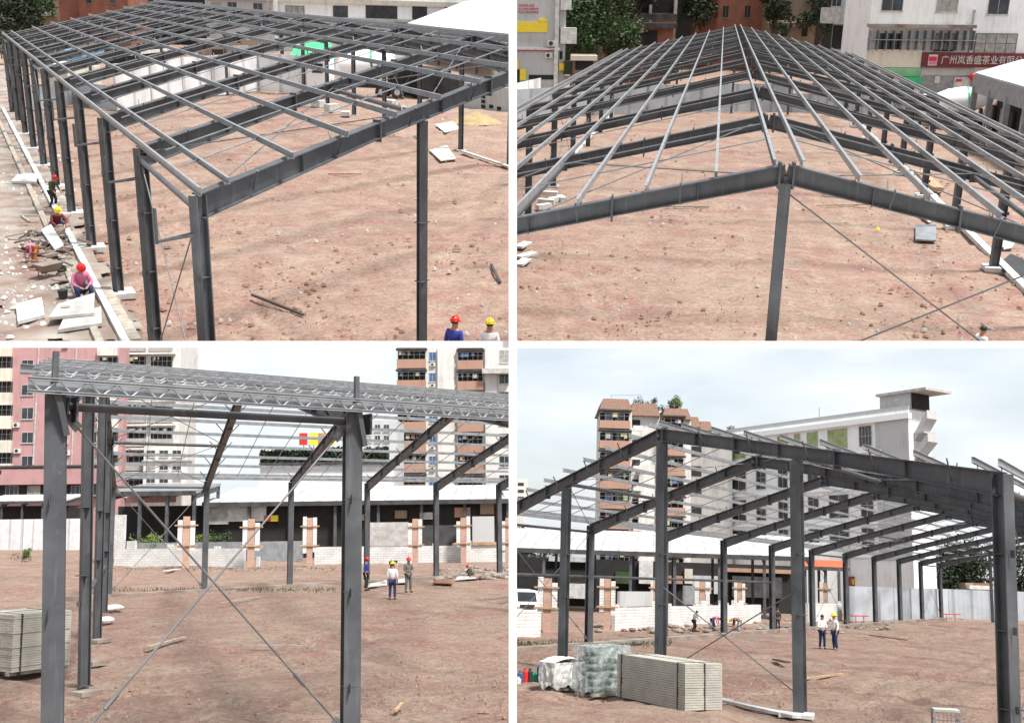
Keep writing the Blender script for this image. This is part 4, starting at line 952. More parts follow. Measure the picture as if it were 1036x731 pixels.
    ln = MB(); u, v = b.uv(982, 77.5); ln.ball((u, -.9, v), .55, 10, 7); ln.build('red_lantern', 'red', b.o)
    # mixer lorry
    mixer(s, 970, 130, .15, 'white concrete mixer lorry with a green stripe standing before the shop fronts', sc=1.12)
    # white roofed shed right
    E0, E1 = s.g(986.5, 73.5, 6.2), s.g(1075, 98, 6.2); P0 = V(E0.x, E0.y, 0); o = thing(s, 'shed', 'shed with bright white roof and grey fascia beside the mixer lorry', 'shed', P0)
    A2, A3 = s.at(1110, 70, 128), s.at(1036, 59.5, 150)
    roofslab(o, P0, [E0, E1, A2, A3], .12, 'roof', 'roof_white')
    d = (E1 - E0).normalized(); m = MB(); m.beam(E0 - P0 - V(0, 0, .95), E1 - P0 - V(0, 0, .95), .2, 1.6); m.build('fascia', 'galv_dark', o)
    for k in range(5):
        p = E0.lerp(E1, (k + .15) / 4.6) - P0; MB().beam(V(p.x, p.y, 0), V(p.x, p.y, 5.0), .5, .5, V(1, 0, 0)).build('column', 'galv_dark', o)
    n = V(0, 0, 1).cross(d); q0, q1 = E0 - P0 + n * 2.5, E1 - P0 + n * 2.5
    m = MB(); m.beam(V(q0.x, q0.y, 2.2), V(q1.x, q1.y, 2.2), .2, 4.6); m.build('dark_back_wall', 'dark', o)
    for k in range(9):
        p = E0.lerp(E1, k / 8) - P0 + n * 2.2; MB().beam(V(p.x, p.y, 0), V(p.x, p.y, 3.2), .25, .8, d).build('stored_board', 'timber_grey' if k % 2 else 'roof_dark', o)
    # hoardings and kerb
    fence(s, 'pale grey hoarding crossing behind the ridge in the upper right site', [(515, 122), (600, 116), (760, 113), (800, 114)], 3.2, 'hoard', post=6)
    fence(s, 'pale hoarding running behind the far right column row', [(800, 114), (905, 116), (968, 134)], 2.2, 'hoard', post=6)
    fence(s, 'white wall panel left of the frame under the yellow banded building', [(505, 116), (560, 100)], 3.0, 'hoard_white', post=9)
    k = thing(s, 'kerb', 'white concrete kerb running along the right column row', 'kerb', s.bp(1, 0, 0))
    MB().box(.35, .75, -5, 10.2 * s.B, 0, .24).build('kerb_strip', 'conc_white', k)
    for i in range(2, 10): MB().box(-.5, .9, i * s.B - .5, i * s.B + .5, 0, .2).build('pad', 'conc_white', k)
    k = thing(s, 'kerb', 'white concrete kerb along the left column row of the upper right site', 'kerb', s.bp(-1, 0, 0))
    MB().box(-.75, -.35, 0, 10.2 * s.B, 0, .22).build('kerb_strip', 'conc_white', k)
    # clutter
    slab(s, 'sheet', 'grey sheet lying on the clay below the right rafter', 'sheet', [(926, 244), (947, 245), (947, 229), (926, 229)], .08, 'galv_dark', .12)
    slab(s, 'plank', 'short white plank beyond the grey sheet under the right rafter', 'plank', [(930, 219), (940, 227), (943, 224), (933, 217)], .08, 'conc_white', .14)
    slab(s, 'sheet', 'pale sheet of board lying outside the right kerb', 'sheet', [(1014, 254), (1024, 252), (1027, 245), (1014, 245)], .05, 'conc', .1)
    slab(s, 'shadow_patch', 'black slab laid as a painted shadow outside the right kerb', 'shadow_patch', [(1008, 272), (1032, 288), (1040, 268), (1022, 260)], .15, 'black', .2)  # black patch standing in for the cast shadow by the column
    hm = helmet_mesh(); single(s, 'helmet', hm, 'h_yellow', 'lone yellow helmet lying on the clay under the right rafter', 'helmet', s.g(888, 232, .08))
    for k, (a, c) in enumerate((((524, 252), (534, 247)), ((524, 262), (541, 257.5)), ((524, 270), (533, 264)))):
        stick(s, 'white_plank', ('upper white plank of the three at the left edge under the left rafter', 'middle white plank of the three at the left edge under the left rafter', 'lower white plank of the three at the left edge under the left rafter')[k], 'plank', a, c, .5, .12, 'conc_white', .1)
    for k, (x, y) in enumerate(((556, 198), (561, 204), (568, 203), (553, 206), (550, 211))):
        single(s, 'rubble_block', MB().box(-.55, .55, -.2, .2, 0, .3), 'conc_white', 'white broken block among those behind the left rafter by the dark column', 'block', s.g(x, y), k, 'white blocks behind the left rafter')
    stick(s, 'timber_batten', 'long dark batten lying on clay just under the left rafter', 'batten', (672, 210), (717, 210), .12, .08, 'timber_grey', .08)
    stick(s, 'timber_batten', 'reddish batten on the clay under the ridge column head, right side', 'batten', (832, 197), (858, 199), .14, .08, 'rust', .08)
    stick(s, 'timber_batten', 'long thin tan batten lying below the reddish one', 'batten', (826, 209), (880, 208), .1, .07, 'timber', .08)
    person(s, 'black haired worker in white shirt at the bottom edge near crossing rods', 986, 388, 'stand', 'c_white', 'c_navy', None, 327, turn=2.2)
    stick(s, 'timber', 'pile plank of orange timber beyond the right column row', 'plank', (930, 178), (948, 196), .8, .3, 'timber', .3)
up_right()
# ================================================================ lower left site
def piers(s, data, label, grp):
    """half-built piers: white blocks either side of a raw brick core, held by timber clamps"""
    first = None
    for k, (x0, x1, yt, yb, mt) in enumerate(data):
        P = s.g((x0 + x1) / 2, yb); w = s.prj(P)[2] * (x1 - x0) / F; h = s.hgt(P, yt); P_rz = s.face(P)
        o = thing(s, 'brick_pier', label[k], 'pier', P, P_rz, grp)
        rp_ = random.Random(k + int(x0))
        for sg in (-1, 1): MB().box(sg * w * .36 - w * .14, sg * w * .36 + w * .14, -.2, .25, h * rp_.uniform(.25, .36), h * rp_.uniform(.88, 1.0)).build('block_side', 'blocks', o)
        MB().box(-w * .2, w * .2, -.15, .22, -.1, h * .97).build('core', mt, o)
        for z in (.42, .80):
            MB().box(-w * .68, w * .68, -.30, -.21, h * z - .05, h * z + .07).build('timber_clamp', 'timber', o)
def top_course(b, seed):
    rnd = random.Random(seed); x = .1; k = 0
    while x < b.L - .7:
        if rnd.random() < .45:
            n = rnd.choice((1, 1, 2)); MB().box(x, x + .6, .01, .24, b.h + .002, b.h + .22 * n).build('loose_block', 'blocks', b.o); k += 1
        x += .62 * rnd.choice((1, 1, 2, 3))
        if k > 40: break
def low_left():
    s = BL; G = lambda px, py, d: (lambda p: V(p.x, p.y, 0))(s.at(px, py, d))
    # pink apartment block
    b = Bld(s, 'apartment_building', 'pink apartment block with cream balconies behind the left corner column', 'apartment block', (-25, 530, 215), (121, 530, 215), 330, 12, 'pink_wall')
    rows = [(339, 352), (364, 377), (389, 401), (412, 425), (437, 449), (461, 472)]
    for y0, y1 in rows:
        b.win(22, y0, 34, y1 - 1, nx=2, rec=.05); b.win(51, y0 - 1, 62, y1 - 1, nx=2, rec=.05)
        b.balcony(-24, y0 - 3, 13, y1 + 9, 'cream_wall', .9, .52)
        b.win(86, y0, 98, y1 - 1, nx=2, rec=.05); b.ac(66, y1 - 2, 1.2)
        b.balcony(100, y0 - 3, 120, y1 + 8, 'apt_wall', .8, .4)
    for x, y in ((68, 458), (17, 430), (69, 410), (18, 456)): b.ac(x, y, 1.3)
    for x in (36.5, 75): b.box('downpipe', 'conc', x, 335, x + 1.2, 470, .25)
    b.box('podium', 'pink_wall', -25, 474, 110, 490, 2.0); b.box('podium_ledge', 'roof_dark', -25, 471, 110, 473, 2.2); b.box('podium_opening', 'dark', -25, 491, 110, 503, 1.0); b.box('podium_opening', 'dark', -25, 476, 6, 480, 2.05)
    for x in range(-20, 110, 22): b.win(x + 6, 484 + 7, x + 19, 501, nx=3, frame='conc', glass='glass', rec=1.05)
    # grey stained block next to it
    b = Bld(s, 'apartment_building', 'grey stained apartment block with cluttered balconies next to the pink one', 'apartment block', (121, 530, 218), (178, 530, 218), 330, 12, 'apt_wall')
    for i, y0 in enumerate(range(336, 500, 24)):
        b.balcony(126, y0, 148, y0 + 20, 'apt_grey', 1.0, .42); b.balcony(152, y0, 175, y0 + 20, 'apt_grey', 1.0, .40)
        b.box('floor_edge', 'apt_wall', 121, y0 + 21, 178, y0 + 23, 1.15)
    b.box('pink_pier', 'pink_wall', 118, 330, 124, 500, .4)
    b.box('lower_wing', 'apt_wall', 150, 452, 194, 500, 3.0); 
    for y in (456, 469, 482):
        for x in (153, 166, 179): b.win(x, y, x + 9, y + 7, nx=2, rec=3.0)
        b.box('floor_edge', 'apt_grey', 149, y + 10, 195, y + 11.5, 3.3)
    # right apartment tower
    b = Bld(s, 'apartment_building', 'white apartment tower with salmon balconies and a broad blank pier', 'apartment block', (402, 530, 200), (540, 530, 200), 330, 12, 'apt_wall')
    for y0 in range(330, 505, 21):
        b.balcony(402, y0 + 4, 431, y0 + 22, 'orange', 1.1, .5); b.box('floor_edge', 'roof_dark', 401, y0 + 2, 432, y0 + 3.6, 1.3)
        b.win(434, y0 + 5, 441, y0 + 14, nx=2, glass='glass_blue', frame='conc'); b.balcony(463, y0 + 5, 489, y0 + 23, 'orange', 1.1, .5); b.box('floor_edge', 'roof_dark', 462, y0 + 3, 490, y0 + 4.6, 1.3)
        b.ac(438, y0 + 18, .9); b.win(505, y0 + 3, 516, y0 + 16, nx=2)
    b.box('blank_pier', 'apt_wall', 443, 330, 460, 505, .6); b.box('blank_pier', 'apt_wall', 491, 330, 503, 505, .6)
    b.box('slanting_canopy', 'conc', 488, 374, 530, 379, 2.4)
    # middle low building with gridded windows
    b = Bld(s, 'apartment_building', 'low grey office with small gridded windows between the white column and tower', 'building', (365, 530, 150), (402, 530, 150), 425, 9, 'grey_wall')
    for y in (429, 440, 451, 462): 
        for x in (370, 379, 388): b.win(x, y, x + 6, y + 7, nx=2, frame='conc')
    # roof garden building with red and yellow boards
    b = Bld(s, 'low_building', 'low building with a hedge on its roof and red and yellow boards', 'building', (262, 530, 140), (392, 530, 140), 470, 8, 'white_wall')
    for x0, x1, m_ in ((303, 311, 'red'), (313, 322, 'yellow'), (322, 329, 'orange'), (329, 339, 'yellow')): b.box('roof_board', m_, x0, 438, x1, 450, .2); b.box('board_post', 'roof_dark', x0 + 4, 450, x0 + 4.6, 470, .1)
    bb = thing(s, 'roof_hedge', 'dark green clipped hedge growing along the low building roof', 'hedge', b.P0 + V(0, 0, b.h)); rnd = random.Random(3); m = MB(); nrm = b.n
    for _ in range(5200):
        u = rnd.uniform(0, b.L); hz = 1.9 + .7 * noise.noise(V(u * .35, 0, 2)); z = rnd.uniform(0, 1) * hz; q = b.u * u + b.n * rnd.uniform(-.4, 1.8) + V(0, 0, z)
        a = V(rnd.gauss(0, 1), rnd.gauss(0, 1), rnd.gauss(0, 1)).normalized(); c = a.cross(V(rnd.gauss(0, 1), rnd.gauss(0, 1), rnd.gauss(0, 1))).normalized(); z = .3 * rnd.uniform(.5, 1.2); m.add([q - a * z, q + c * z * .5, q + a * z, q - c * z * .5], [(0, 1, 2, 3)])
    m.build('foliage', 'leaf_dark', bb); MB().beam((0, 0, .1), b.u * b.L + V(0, 0, .1), 1.2, .3).build('planter', 'roof_dark', bb)
    # white roofed market shed behind the block wall
    E0, E1 = s.at(206, 505.5, 118), s.at(560, 506, 118)
    shed(s, 'long open shed with white roof and dark eave behind the block wall', E0, E1, (E0.z + E1.z) / 2, 14, 1.9, 9)
    E0, E1 = s.at(112, 497, 112), s.at(200, 497, 112)
    shed(s, 'darker grey roofed shed at the left end of the white one', E0, E1, E0.z, 9, 1.0, 4, roof='galv_dark')
    E0, E1 = s.at(-20, 507, 190), s.at(66, 507, 190)
    shed(s, 'long low black fronted shed behind the hoarding on the left', E0, E1, E0.z, 9, 1.3, 5)
    b = Bld(s, 'stall', 'black block painted as the shade inside the left shed', 'stall', (-20, 545, 192), (78, 545, 192), 512, 3, 'dark')  # shade inside the shed painted as a black block
    b = Bld(s, 'stall', 'stalls with red sign cloth, shade painted black under the long white roof', 'stall', (118, 556, 118), (560, 556, 118), 512, 3, 'dark')  # stall shade under the roof painted near-black
    for x0, x1, y0, y1, m_ in ((130, 178, 501, 508, 'pink_wall'), (268, 275, 521, 527, 'red'), (275, 282, 521, 527, 'yellow'), (212, 232, 512, 530, 'conc'), (232, 270, 509, 527, 'conc_white'), (400, 412, 516, 524, 'tan_wall'), (460, 476, 513, 523, 'orange'), (486, 500, 509, 520, 'tan_wall'), (355, 372, 520, 526, 'orange'), (425, 438, 518, 525, 'conc')):
        b.box('stall_board', m_, x0, y0, x1, y1, .5)
    # shrubs between wall and shed
    for k, (x, lab) in enumerate(((140, 'light green shrub growing behind the block wall, left of the second pier'), (158, 'light green shrub directly left of the first brick pier'), (202, 'light green shrub behind the second bay of the block wall'), (214, 'darker shrub leaning on the grey sheet behind the wall'))):
        tree(s, lab, G(x, 548, 112), 3.4, 1.8, 'leaf_lime' if k < 3 else 'leaf', 900, 40 + k, .22, name='shrub', cat='shrub', low=.05, lobes=6, trunk=.06)
    fence(s, 'grey sheet fence standing behind the white block wall', [(128, 569), (250, 568), (306, 567)], 2.0, 'galv_dark', post=6)
    fence(s, 'pale site hoarding with blue posts left of the corner column', [(-14, 556), (60, 556), (84, 556)], 4.6, 'hoard_white', post=7)
    # white block wall with gaps, piers
    def bw(x0, x1, yb0, yb1, yt, lab):
        b = Bld(s, 'block_wall', lab, 'wall', (x0, yb0), (x1, yb1), yt, .25, 'blocks'); top_course(b, int(x0)); return b
    b = bw(115, 247, 572, 572, 555, 'low white block wall running left of the second brick pier'); b.box('end_stack', 'blocks', 115, 520.5, 126, 555, 0, .25); b.box('loose_block', 'blocks', 128, 547, 137, 555, 0, .25)
    b = bw(259, 262, 572, 572, 563, 'two white blocks stacked beside the second brick pier')
    b = bw(318, 520, 570, 568, 553, 'low white block wall running right from the third brick pier')
    b.box('raised_panel', 'conc', 374, 528, 413, 553, .0, .2); b.box('grey_panel', 'roof_dark', 427, 531, 462, 553, -.02, .2); b.box('leaning_sheet', 'grey_wall', 478, 522, 500, 548, .1, .15)
    b.box('rail', 'timber', 478, 548, 507, 551, .15)
    piers(s, [(179, 196, 520.5, 574, 'brick_raw'), (245, 262, 523, 573, 'brick_raw'), (306, 320, 522, 573, 'brick_raw'), (413, 427, 523, 571, 'brick_raw'), (462, 476, 522, 569, 'brick_raw'), (508, 521, 522, 568, 'brick_raw')],
          ['brick and block pier first from the left end of the block wall', 'brick and block pier second from the left end of the block wall', 'brick and block pier just left of the big middle column', 'brick and block pier behind the white shirted worker', 'brick and block pier above the crouching red helmeted worker', 'brick and block pier at the right edge of the lower left site'], 'half built piers in the lower left site')
    # muddy verge and kerb line in front of wall
    o = thing(s, 'plinth', 'low mossy concrete plinth along the far column row of the lower left site', 'plinth', s.bp(-1, 0, 0))
    MB().box(-.15, .45, -3, 10 * s.B + 8, -.1, .14).build('kerb_strip', 'conc_dirty', o)
    # left stack of panels
    panel_stack(s, 'tall strapped stack of grey panels standing behind the corner column', (11, 684), (70, 676), 622, 1.9, 24)
    slab(s, 'sheet', 'white sheet lying on top of the panel stack behind the corner column', 'sheet', [(24, 628), (42, 628), (40, 620), (27, 620)], .03, 'conc_white', .05)
    # pads and debris around the gable columns
    for k, (x, y, w) in enumerate(((87, 701, .5), (101, 648, .55), (98, 670, .4))):
        single(s, 'concrete_pad', MB().box(-w / 2, w / 2, -.3, .3, -.05, .07), 'conc_dirty', ('concrete pad under the second gable column of the lower left frame', 'concrete pad under the third gable column of the lower left frame', 'broken concrete pad between the second and third gable columns')[k], 'pad', s.g(x, y), .3)
    for k, (x, y) in enumerate(((110, 618), (116, 617), (107, 630))):
        m = MB(); m.ball((0, 0, .12), .34, 8, 6, 1.3, .8, .5); single(s, 'cement_bag', m, 'conc_white', 'crumpled white cement bag lying near the far gable columns', 'bag', s.g(x, y), k, 'cement bags by the gable columns')
    for lab, a, c, w, mt in (('pale timber plank lying alone, left of the crossing of the rods', (149, 656), (187, 646), .16, 'timber_grey'), ('thin batten lying on the clay right of the crossing rods', (222, 611), (262, 605), .08, 'timber_grey'), ('thin timber on the clay left of the big middle column', (256, 655), (312, 655), .1, 'timber_grey'),
                            ('short bent branch lying in front, right of the big middle column', (400, 722), (407, 714), .08, 'timber'), ('flat dark board lying near the shadow of the left pier', (167, 578), (181, 576), .4, 'conc_white')):
        stick(s, 'plank', lab, 'plank', a, c, w, .05, mt, .07)
    for k, (x0, y0, x1, y1) in enumerate(((385, 592, 412, 590), (460, 588, 482, 586), (372, 595, 392, 593), (438, 591, 458, 592))):
        slab(s, 'sheet', ('pale sheet lying by the feet of the grey clothed worker', 'pale sheet under the crouching worker', 'pale sheet lying beside the blue shirted worker', 'rusty sheet lying at the foot of the fourth far column')[k], 'sheet', [(x0, y0), (x1, y1), (x1 - 3, y1 - 3.5), (x0 + 3, y0 - 3.5)], .05, 'conc' if k < 3 else 'rust', .12)
    rnd = random.Random(31); m = MB()
    for _ in range(120):
        p = s.g(rnd.uniform(440, 516), rnd.gauss(581, 3)); r = rnd.uniform(.08, .35); m.ball((p.x, p.y, .05), r, 5, 4, 1.2, .9, .6)
    single(s, 'rubble_heap', m, 'conc_dirty', 'low heap of rubble along the wall behind the crouching worker', 'rubble', kind='stuff')
    rnd = random.Random(32); m = MB()
    for _ in range(1200):
        p = s.g(rnd.uniform(105, 340), rnd.choice((rnd.gauss(597, 1.2), rnd.gauss(575.5, 1.2)))); a = rnd.random() * 6; h = rnd.uniform(.06, .22); m.add([p, p + V(.05 * math.cos(a), .05 * math.sin(a), 0), p + V(.06 * math.cos(a + 1), .06 * math.sin(a), h)], [(0, 1, 2)])
    single(s, 'grass', m, 'leaf', 'thin grass and weeds along the far column row and wall foot', 'grass', kind='stuff')
    tree(s, 'little green bush growing at the foot of the pale hoarding', s.g(29, 564), 1.3, .8, 'leaf_lime', 500, 60, .16, name='shrub', cat='shrub', low=.05, lobes=5, trunk=.03)
    tree(s, 'low scrubby brown green bush left of the corner column', s.g(22, 567), .9, 1.2, 'leaf', 400, 61, .16, name='shrub', cat='shrub', low=.05, lobes=5, trunk=.03)
    # people
    person(s, 'worker in white shirt, jeans and yellow helmet standing with back turned', 397, 606.5, 'stand', 'c_white', 'c_navy', 'h_yellow', 568, turn=PI * .95)
    person(s, 'worker in dark grey clothes and red helmet with hands together', 413, 599, 'stand_arms', 'c_grey', 'c_grey', 'h_red', 563.5, turn=.5)
    person(s, 'worker in blue shirt and red helmet half hidden by the big middle column', 370.5, 597, 'stand', 'c_blue', 'c_black', 'h_red', 563.5, turn=1.2)
    person(s, 'dark haired worker stooping behind the white shirted one', 397, 580, 'bend', 'c_palegrey', 'c_black', None, None, turn=.6)
    person(s, 'worker in dark olive jacket and red helmet crouching by the wall', 476, 584, 'squat', 'c_olive', 'c_olive', 'h_red', 570.5, turn=-1.3)
def panel_stack(s, label, A, B, top, depth, n, name='panel_stack'):
    b = Bld(s, name, label, 'panel stack', A, B, top, depth, None); h = b.h; L = b.L; rnd = random.Random(int(L * 100))
    MB().box(-.03, L + .03, .1, .25, 0, .1).build('bearer', 'timber_grey', b.o); MB().box(-.03, L + .03, depth - .25, depth - .1, 0, .1).build('bearer', 'timber_grey', b.o)
    t = (h - .1) / n
    for k in range(n):
        j = rnd.uniform(-.012, .012); z = .1 + k * t
        m = MB(); m.box(j, L + j, j, depth + j, z + t * .12, z + t); m.box(.03, L - .03, .03, depth - .03, z, z + t * .12); m.build('panel', 'panel', b.o)
    for x in (L * .14, L * .86): MB().box(x - .02, x + .02, -.03, depth + .03, .02, h + .012).build('strap', 'black', b.o)
    MB().box(-.03, L + .03, depth * .55 - .02, depth * .55 + .02, .02, h + .010).build('strap', 'black', b.o)
    return b
low_left()
# ================================================================ lower right site
def low_right():
    s = BR; G = lambda px, py, d: (lambda p: V(p.x, p.y, 0))(s.at(px, py, d))
    # apartment tower with brown mansards: four stepped bays
    b = Bld(s, 'apartment_building', 'apartment tower with brown mansard roofs and salmon balconies', 'apartment block', (605, 600, 165), (787, 600, 165), 418, 12, None)
    def body(x0, x1, top, y0, y1, mt='apt_wall', name='wall'):
        a, c = b.uv(x0, 520)[0], b.uv(x1, 520)[0]; h = b.uv((x0 + x1) / 2, top)[1]; MB().box(a, c, y0, y1, -1, h).build(name, mt, b.o); return a, c, h
    def mansard(x0, x1, top, bot, y0, y1):
        a, c = b.uv(x0, 420)[0], b.uv(x1, 420)[0]; z0 = b.uv((x0 + x1) / 2, bot)[1]; z1 = b.uv((x0 + x1) / 2, top)[1]; k = (c - a) * .12
        MB().hexa([(a, y0, z0), (c, y0, z0), (c, y1, z0), (a, y1, z0), (a + k, y0 + .9, z1), (c - k, y0 + .9, z1), (c - k, y1 - .5, z1), (a + k, y1 - .5, z1)]).build('mansard_roof', 'brown_roof', b.o)
    body(607, 638, 414, 0, 10); mansard(606, 639, 403.5, 415, -1.2, 10)
    body(638.2, 668, 418, 1.2, 11); mansard(637, 668.5, 406.5, 420, .3, 11)
    body(668.4, 699, 424, .2, 12); mansard(669, 699, 413, 424.5, -.9, 12)
    body(699.3, 724, 430, 3.0, 12, 'apt_grey'); mansard(696, 711, 419, 430, 1.8, 12)
    body(724.3, 747, 434, 4.5, 12, 'apt_grey'); mansard(711, 724, 423, 433, 2.5, 11)
    for i in range(9):
        y0 = 415 + i * 20.2
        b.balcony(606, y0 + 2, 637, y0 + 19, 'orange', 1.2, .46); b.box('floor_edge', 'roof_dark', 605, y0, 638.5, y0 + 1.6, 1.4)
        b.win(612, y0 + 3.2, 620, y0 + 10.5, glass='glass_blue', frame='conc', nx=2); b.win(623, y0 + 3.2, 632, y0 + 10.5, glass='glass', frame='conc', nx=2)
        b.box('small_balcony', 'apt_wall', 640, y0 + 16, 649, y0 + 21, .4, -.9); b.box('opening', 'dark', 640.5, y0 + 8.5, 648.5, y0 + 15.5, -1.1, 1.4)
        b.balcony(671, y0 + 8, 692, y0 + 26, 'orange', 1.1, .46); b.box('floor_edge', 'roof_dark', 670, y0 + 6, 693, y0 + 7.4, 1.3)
        a_, c_, z0, z1 = b.rc(703, y0 + 14, 713, y0 + 24); MB().box(a_, c_, 2.9, 3.02, z0, z1).build('opening', 'dark', b.o)
    r = body(646, 662, 470, -.2, 1, 'apt_wall', 'blank_pier')
    m = MB(); u, z = b.uv(620, 404)
    for x in (620, 651): u, z = b.uv(x, 404); m.beam((u, 3, z - 1), (u, 3, z + 1.2), .08, .08, V(1, 0, 0))
    u1 = b.uv(620, 404)[0]; u2 = b.uv(651, 404)[0]; m.beam((u1, 3, z + 1.0), (u2, 3, z + 1.2), .06, .06); m.build('roof_rail', 'galv_dark', b.o)
    for k, (x, lab) in enumerate(((655, 'roof shrub growing on the mansard tower, above its second bay'), (668, 'dark roof shrub between the second and third mansards'), (680, 'roof shrub growing over the third mansard'), (690, 'light green roof shrub at the step of the mansard tower'))):
        pz = b.P0 + b.u * b.uv(x, 412)[0] + b.n * 5; pz.z = b.uv(x, 414)[1]
        tree(s, lab, pz, 2.4 if k < 3 else 3.4, 1.7, ('leaf_dark', 'leaf_dark', 'leaf', 'leaf_lime')[k], 700, 80 + k, .26, name='roof_shrub', cat='shrub', low=.0, lobes=5, trunk=.08)
    # distant low things at far left
    b = Bld(s, 'distant_tower', 'narrow distant white tower at the left edge of the lower right site', 'building', (521, 560, 180), (532, 560, 180), 484, 5, 'apt_wall')
    for y in range(488, 520, 7): b.box('window_band', 'glass', 524, y, 530, y + 3, .05)
    tree(s, 'flat dark tree line left of the mansard tower', G(545, 545, 175), 9.5, 6.5, 'leaf_dark', 3500, 90, .5, low=.1)
    tree(s, 'dark tree behind the shed roof at the far left edge', G(527, 545, 172), 11, 4.5, 'leaf_dark', 2500, 91, .5, low=.1)
    # long white school building with stair tower
    b = Bld(s, 'long_white_building', 'long white building with green glazed top windows and a stair tower', 'building', (735, 590, 172), (925, 590, 142), 438, 4.5, 'white_wall')
    b.box('cornice', 'white', 733, 440, 775, 447, .5); 
    for i in range(9):      # cornice in lengths that follow the roof line
        pass
    def strip(name, x0, t0, b0, x1, t1, b1, mt, out, back=.02):
        a0, c0 = b.uv(x0, b0), b.uv(x0, t0); a1, c1 = b.uv(x1, b1), b.uv(x1, t1)
        MB().hexa([(a0[0], -out, a0[1]), (a1[0], -out, a1[1]), (a1[0], back, a1[1]), (a0[0], back, a0[1]), (c0[0], -out, c0[1]), (c1[0], -out, c1[1]), (c1[0], back, c1[1]), (c0[0], back, c0[1])]).build(name, mt, b.o)
    h = b.h; MB().box(-.2, b.L + .5, -.6, .02, h - 1.25, h - .5).build('cornice', 'white', b.o); MB().box(0, b.L, .02, .4, h, h + .6).build('parapet', 'grey_wall', b.o)
    # windows: four floors, in building coordinates so the rows keep level
    un = [b.uv(x, 470)[0] for x in (740, 765, 787, 804, 817, 838, 870)]
    wd = [b.uv(x, 470)[0] for x in (755, 775, 797, 810, 828, 858, 883)]
    _z = lambda y: b.uv(848, y)[1]
    fl = [(_z(454), min(_z(431), h - 1.5)), (_z(490), _z(464)), (_z(524), _z(500)), (_z(557), _z(534))]
    for fi, (z0, z1) in enumerate(fl):
        for k, (a, c) in enumerate(zip(un, wd)):
            g_ = 'glass_green' if fi == 0 and k < 6 else 'glass'
            m = MB(); f = .09
            m.box(a, a + f, -.09, .015, z0, z1); m.box(c - f, c, -.09, .015, z0, z1); m.box(a + f, c - f, -.09, .015, z0, z0 + f); m.box(a + f, c - f, -.09, .015, z1 - f, z1)
            for q in range(1, 4 if fi == 0 else 2): x = a + (c - a) * q / (4 if fi == 0 else 2); m.box(x - .03, x + .03, -.08, .012, z0 + f, z1 - f)
            m.box(a + f, c - f, -.075, .01, (z0 + z1) / 2 - .03, (z0 + z1) / 2 + .03)
            w = m.build('window', 'conc', b.o); MB().box(a + .03, c - .03, -.04, .018, z0 + .03, z1 - .03).build('pane', g_, w)
        MB().box(0, b.uv(893, 470)[0], -.25, .02, z0 - .9, z0 - .65).build('string_course', 'white', b.o)
    # grey blank end part
    a, c = b.uv(887, 470)[0], b.L; MB().box(a, c, -.12, .02, h - 20, h - 1.3).build('blank_wall', 'grey_wall', b.o)
    # stair tower on the roof
    t0, t1 = b.uv(886, 402)[0], b.uv(917, 402)[0]; MB().box(t0, t1, .8, 4.4, h + .02, h + 2.4).build('stair_tower', 'grey_wall', b.o)
    MB().box(t0 - .2, t1 + 3.0, .2, 5.4, h + 2.4, h + 2.75).build('tower_roof', 'conc', b.o); MB().box(t1, t1 + .3, 1.0, 4.3, h + .3, h + 2.4).build('tower_opening', 'dark', b.o)
    MB().box(t0 + 2.6, t0 + 3.3, .72, .85, h + 1.5, h + 1.9).build('small_window', 'conc_white', b.o)
    # outside stair: stepped slabs on the end wall
    for k, (z0, z1) in enumerate(((h - 3.6, h - .8), (h - 6.0, h - 3.9), (h - 7.2, h - 9.2))):      # slanting flights of the outside stair
        MB().hexa([(b.L + .05, 1, z0 - .5), (b.L + 2.2, 1, z1 - .5), (b.L + 2.2, 3, z1 - .5), (b.L + .05, 3, z0 - .5), (b.L + .05, 1, z0 + .6), (b.L + 2.2, 1, z1 + .6), (b.L + 2.2, 3, z1 + .6), (b.L + .05, 3, z0 + .6)]).build('outside_stair', 'grey_wall', b.o)
    for z in (h - 3.0, h - 6.3): MB().box(b.L + .05, b.L + 1.7, .9, 3.1, z - .2, z).build('landing', 'conc', b.o)
    for x in (824, 889): 
        u, z = b.uv(x, 420); MB().tube([(u, 1, h + .5), (u, 1, h + 2.2)], .06, 6).build('vent_pipe', 'galv_dark', b.o)
    tree(s, 'small dark conifer standing up behind the long white building roof', (lambda p: V(p.x, p.y, b.h - 3))(s.at(737, 430, 185)), 6, 1.3, 'leaf_dark', 900, 95, .25, low=-.1, lobes=6, trunk=.1)
    m_ = Bld(s, 'roof_hut', 'small white rooftop hut on the low building between the tower and the long one', 'building', (735, 560, 176), (778, 560, 176), 437, 5, 'apt_grey'); m_.box('red_roof', 'orange', 738, 434, 766, 437, 1.0); 
    # mid-distance buildings right of centre
    b = Bld(s, 'shop_building', 'pale shop building with yellow lettering board and red pipes', 'building', (815, 625, 150), (934, 625, 150), 548, 8, 'grey_wall')
    sg = b.box('shop_board', 'darkred', 858, 583, 882, 593, .6); u0, v0 = b.uv(859.5, 591.5); hh = b.uv(860, 585)[1] - v0; tt = text(sg, '香满园', 'yellow', hh, (u0, -.64, v0), .02); tt.scale.x = 1.35
    b.box('shop_opening', 'dark', 858, 593.5, 884, 602, .15); b.box('yellow_awning', 'yellow', 914, 591, 924, 596, 1.2); b.box('red_pipe', 'red', 885, 576, 930, 577, .2); b.box('yellow_box', 'yellow', 862, 548, 868, 556, .5); b.box('yellow_box', 'yellow', 885, 555, 899, 559, .5)
    for x in (888, 903, 918): b.win(x, 565, x + 9, 575, nx=3, frame='conc')
    b.box('white_bay', 'conc_white', 935, 569, 944, 581, 1.0)
